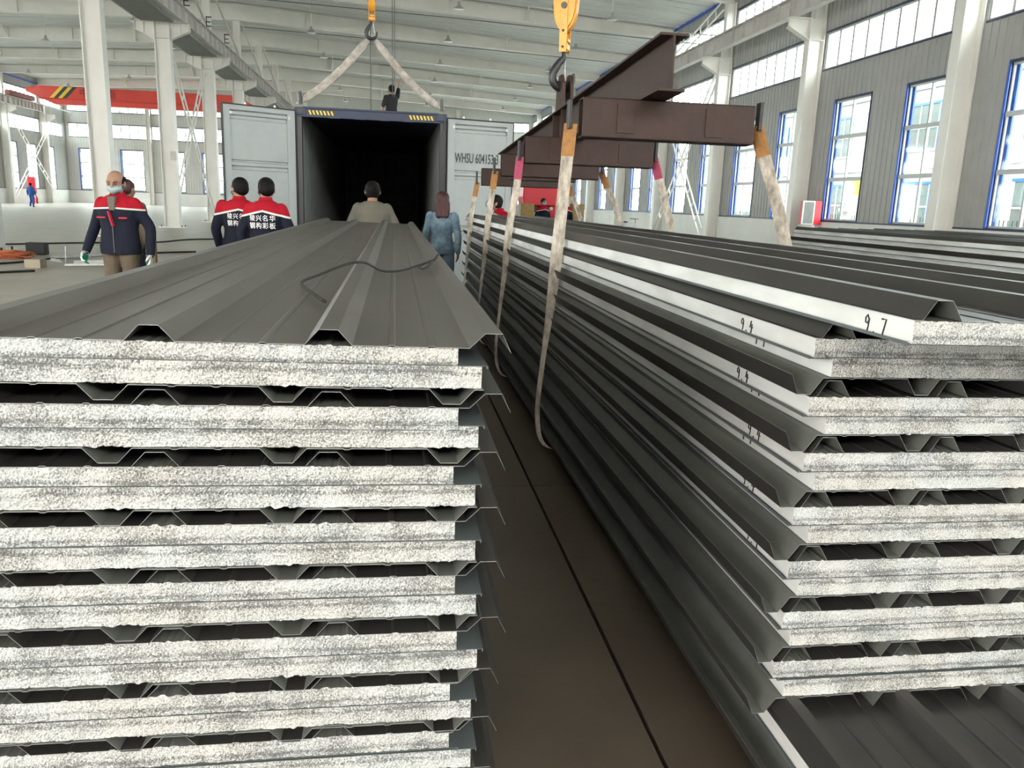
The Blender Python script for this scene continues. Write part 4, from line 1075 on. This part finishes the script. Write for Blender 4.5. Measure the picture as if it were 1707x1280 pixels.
tag(MB().box(4.15, 4.60, 27.0, 27.5, 0, 1.52).build('ochre_cabinet', M['plank_yellow'], bevel=.01), 'ochre tool cabinet left of the red machine', 'cabinet')
tag(MB().box(5.85, 6.25, 26.8, 27.3, 0, 1.56).build('ochre_cabinet', M['plank_yellow'], bevel=.01), 'ochre tool cabinet right of the red machine', 'cabinet')
tag(MB().box(4.35, 4.62, 31.0, 31.4, 0, 2.2).build('grey_locker', M['girder'], bevel=.01), 'narrow dark grey locker behind the ochre cabinets', 'locker')

# ------------------------------------------------------------------ things at the right wall
e = empty('hose_cabinet', (14.05, 26.85, .0), 0, 'red framed hose cabinet with glass front by the right wall column', 'cabinet')
MB().box(.02, .68, .02, .30, 1.14, 1.95).build('cabinet_body', M['red_box'], e, bevel=.006)
b = MB(); b.box(-.04, .40, -.02, .02, 1.14, 1.18).box(-.04, .40, -.02, .02, 1.91, 1.95).box(-.04, .0, -.02, .02, 1.18, 1.91).box(.36, .40, -.02, .02, 1.18, 1.91).build('cabinet_door', M['steel'], e)
MB().box(.0, .36, -.01, .0, 1.18, 1.91).build('door_glass', M['cont_in'], e)
b.v = []; MB().box(-.02, .50, .05, .28, 0, 1.14).build('stand', M['girder'], e)
e = empty('bicycle', (9.6, 33.0, 0), math.radians(25), 'small bicycle parked before the right wall', 'bicycle')
for x in (-.5, .5):
    b = MB(); b.tube([(x+.32*math.cos(a), 0, .33+.32*math.sin(a)) for a in [k*PI/9 for k in range(19)]], .018, 6); o = b.build('wheel', M['rubber'], e)
    b = MB(); 
    for k in range(8): b.bar((x, 0, .33), (x+.31*math.cos(k*PI/4), 0, .33+.31*math.sin(k*PI/4)), .005)
    b.build('spokes', M['steel'], o)
b = MB(); b.tube([(-.5, 0, .33), (-.15, 0, .85), (.38, 0, .88), (.5, 0, .33)], .016, 6); b.tube([(-.15, 0, .85), (-.05, 0, .32), (.38, 0, .88)], .016, 6); b.build('bicycle_frame', M['steel'], e)
MB().ball((-.17, 0, .92), (.13, .07, .03), 10, 6).build('saddle', M['rubber'], e)
b = MB(); b.tube([(.38, 0, .88), (.36, 0, 1.05)], .014, 6); b.tube([(.30, -.26, 1.06), (.36, 0, 1.05), (.30, .26, 1.06)], .014, 6); b.build('handlebar', M['black'], e)

# ------------------------------------------------------------------ clutter on the floor at the left
tag(MB().box(-2.87, -2.77, 10.0, 10.08, 0, 1.0).build('timber_post', M['wood'], None), 'upright rough timber post beside the bald worker', 'post')
e = empty('cable_coil', (-8.08, 18.5, 0), 0, 'heap of orange welding cable on the floor at the left edge', 'cable')
b = MB(); rnd = random.Random(3)
for k in range(26):
    a0 = rnd.random()*6; R = rnd.uniform(.16, .34); z = .02+.19*rnd.random()*(1-R*1.6); cx, cy = rnd.uniform(-.12, .12), rnd.uniform(-.05, .05)
    b.tube([(cx+R*1.25*math.cos(a0+t*.42), cy+R*.8*math.sin(a0+t*.42), max(.012, z+.03*math.sin(t*1.3+k))) for t in range(14)], .011, 5)
b.build('cable_loops', M['copper'], e, smooth=True)
tag(MB().box(-8.15, -7.75, 19.5, 19.75, 0, .27).build('tool_box', M['rubber'], bevel=.02), 'black tool box behind the orange cable heap', 'box')
e = empty('welding_trolley', (-9.25, 18.95, 0), .15, 'grey wheeled welding trolley cut by the left picture edge', 'trolley')
MB().box(-.5, .16, -.3, .3, .25, 1.15).build('housing', M['girder'], e, bevel=.02)
for y in (-.36, .30):
    o = MB().tube([(.20, y, .22), (.20, y+.07, .22)], .22, 20).build('wheel', M['rubber'], e); MB().tube([(.20, y-.01, .22), (.20, y, .22)], .11, 14).build('rim', M['card'], o)
MB().tube([(-.3, -.2, 1.15), (-.3, -.2, 1.3), (-.3, .2, 1.3), (-.3, .2, 1.15)], .015, 6).build('handle', M['black'], e)
tag(MB().box(-6.86, -6.58, 16.3, 16.6, 0, .16).build('paper_box', M['card'], None, bevel=.004), 'small pale cardboard box on the floor beside the metal offcuts', 'box')
offs = [((-6.85, 17.5, .06), (-6.45, 16.9, .08), .07, 'short pale metal offcut sloping behind the cardboard box'), ((-6.55, 17.9, .10), (-5.75, 18.7, .14), .06, 'long bright metal strip on the offcut heap'),
        ((-6.3, 17.15, .04), (-5.5, 17.45, .06), .08, 'grey metal channel lying low on the offcut heap'), ((-6.52, 17.35, .02), (-6.50, 17.35, .34), .035, 'short metal rod standing upright in the offcut heap'),
        ((-6.3, 16.7, .03), (-5.3, 16.9, .05), .05, 'thin dark bar lying in front of the offcut heap'), ((-5.9, 17.6, .05), (-5.3, 18.3, .22), .09, 'crooked metal angle at the right of the offcut heap'),
        ((-7.2, 18.4, .03), (-6.6, 18.9, .04), .06, 'flat pale strip at the back of the offcut heap')]
for a, c, w, lb in offs:
    b = MB(); b.bar(a, c, w, w*.25).bar(Vector(a)+Vector((0, 0, w*.3)), Vector(c)+Vector((0, 0, w*.3)), w*.2, w*.6)
    for i, v in enumerate(b.v): b.v[i] = (v[0], v[1], max(v[2], 0.002))
    tag(b.build('metal_offcut', M['steel']), lb, 'metal offcut', 'metal offcuts on the floor')
for k, (pts, lb) in enumerate((
    ([(-12.5, 20.2), (-9.9, 22.6), (-8.6, 24.0), (-7.0, 25.1), (-6.2, 27.6), (-3.5, 28.6)], 'dark cable crossing the pale floor behind the workers'),
    ([(-9.6, 14.2), (-7.55, 16.9), (-7.1, 18.6), (-6.0, 20.6), (-5.0, 21.6)], 'black cable crossing the floor through the offcut heap'),
    ([(-8.4, 12.6), (-6.9, 15.0), (-6.4, 15.6)], 'short black cable on the floor before the cardboard box'))):
    b = MB(); b.tube(smooth_path([(x, y, .02) for x, y in pts], 6), .02, 6); tag(b.build('floor_cable', M['rubber'], smooth=True), lb, 'cable', 'cables on the floor')
tag(MB().box(-33.0+.5, -31.2, 64.0, 66, 0, .75).build('grey_bin', M['girder'], bevel=.02), 'low dark grey bin at the far left wall', 'bin')
e = empty('fire_point', (-31.9, 79.0, 0), 0, 'red fire cabinet and extinguishers against the far left column', 'cabinet')
MB().box(-.3, .3, -.25, 0, .9, 2.3).build('cabinet_body', M['red_box'], e, bevel=.01)
for x in (-.2, .05, .3): MB().rings([(x, -.15, 0, .09, .09), (x, -.15, .5, .09, .09), (x, -.15, .58, .03, .03), (x, -.15, .68, .04, .04)], 12).build('extinguisher', M['red_box'], e)
# small items hung on the middle column
tag(MB().box(-9.15, -8.92, 36.0, 36.07, 2.75, 3.1).build('fuse_box', M['girder'], bevel=.01), 'small grey box fixed on the middle column by the ladder bracing', 'box')

# ------------------------------------------------------------------ outside, seen through the windows
e = empty('neighbour_building', (30, 10, -.3), 0, 'pale two storey building with blue framed windows across the yard', 'building')
MB().box(0, 6, 0, 70, 0, 9.0).build('wall', M['facade'], e)
MB().box(-.15, 6, 0, 70, 9.0, 9.5).build('parapet', M['mullion'], e); MB().box(-.10, 0, 0, 70, 4.6, 4.9).build('string_course', M['mullion'], e)
wm = MB().box(-.05, 0, 0, 2.6, 0, 2.5).mesh('window', M['facade_glass']); fm = MB()
fm.box(-.10, -.03, -.15, 0, -.1, 2.6).box(-.10, -.03, -.15, 2.75, 2.5, 2.65)
fmm = fm.mesh('blue_surround', M['blue_frame']); mm = MB()
for y in (0, .84, 1.70, 2.55): mm.box(-.09, -.04, y, y+.06, 0, 2.5)
mm.box(-.09, -.04, 0, 2.6, 1.2, 1.28).box(-.09, -.04, 0, 2.6, -.05, .05); mmm = mm.mesh('mullions', M['mullion'])
for k in range(15):
    for z in (1.2, 5.6):
        o = link('window', wm, e, (0, 1.5+k*4.5, z)); link('mullion', mmm, o); link('surround', fmm, o)
e = empty('yard_fence', (22, 10, -.32), 0, 'stone piered fence with iron bars outside the right windows', 'fence')
pm_ = MB().box(-.22, .22, -.3, .3, 0, 2.0).box(-.3, .3, -.38, .38, 2.0, 2.18).mesh('pier', M['stone']); bm_ = MB()
for k in range(18): bm_.bar((0, .45+k*.22, .4), (0, .45+k*.22, 1.85), .025)
bm_.box(-.02, .02, .3, 4.3, .55, .60).box(-.02, .02, .3, 4.3, 1.5, 1.55); bmm = bm_.mesh('iron_bars', M['rubber']); base = MB().box(-.15, .15, .3, 4.3, 0, .4).mesh('plinth', M['stone'])
for k in range(13): link('pier', pm_, e, (0, k*4.6, 0)); link('iron_bars', bmm, e, (0, k*4.6, 0)); link('plinth', base, e, (0, k*4.6, 0))
e = empty('yellow_banner', (20.5, 34.2, -.3), 0, 'yellow banner on a pole outside the right hand windows', 'banner')
MB().tube([(0, 0, 0), (0, 0, 3.6)], .03, 6).build('pole', M['steel'], e)
MB().prism([(0, 2.7), (1.2, 2.75), (1.3, 3.2), (.5, 3.5), (0, 3.45)], 'x', -.01, .01).build('cloth', M['yellow_flag'], e)
MB().ball((0, -.9, 2.2), (.35, .35, .35), 12, 8).build('red_lantern', M['red_box'], e)
for k in range(11):
    b = MB(); rnd = random.Random(k+40)
    for q in range(9): b.ball((rnd.uniform(-1.9, 1.9), rnd.uniform(-.6, .6), rnd.uniform(1.0, 2.6)), (rnd.uniform(.8, 1.15), 1.0, rnd.uniform(.9, 1.7)), 10, 7)
    o = b.build('hedge', M['green'], None, (-42+k*6.2, 118, -.9)); o['kind'] = 'stuff'; o['label'] = 'green hedge, %s from the left outside the far gable windows' % ORD[k]; o['category'] = 'hedge'
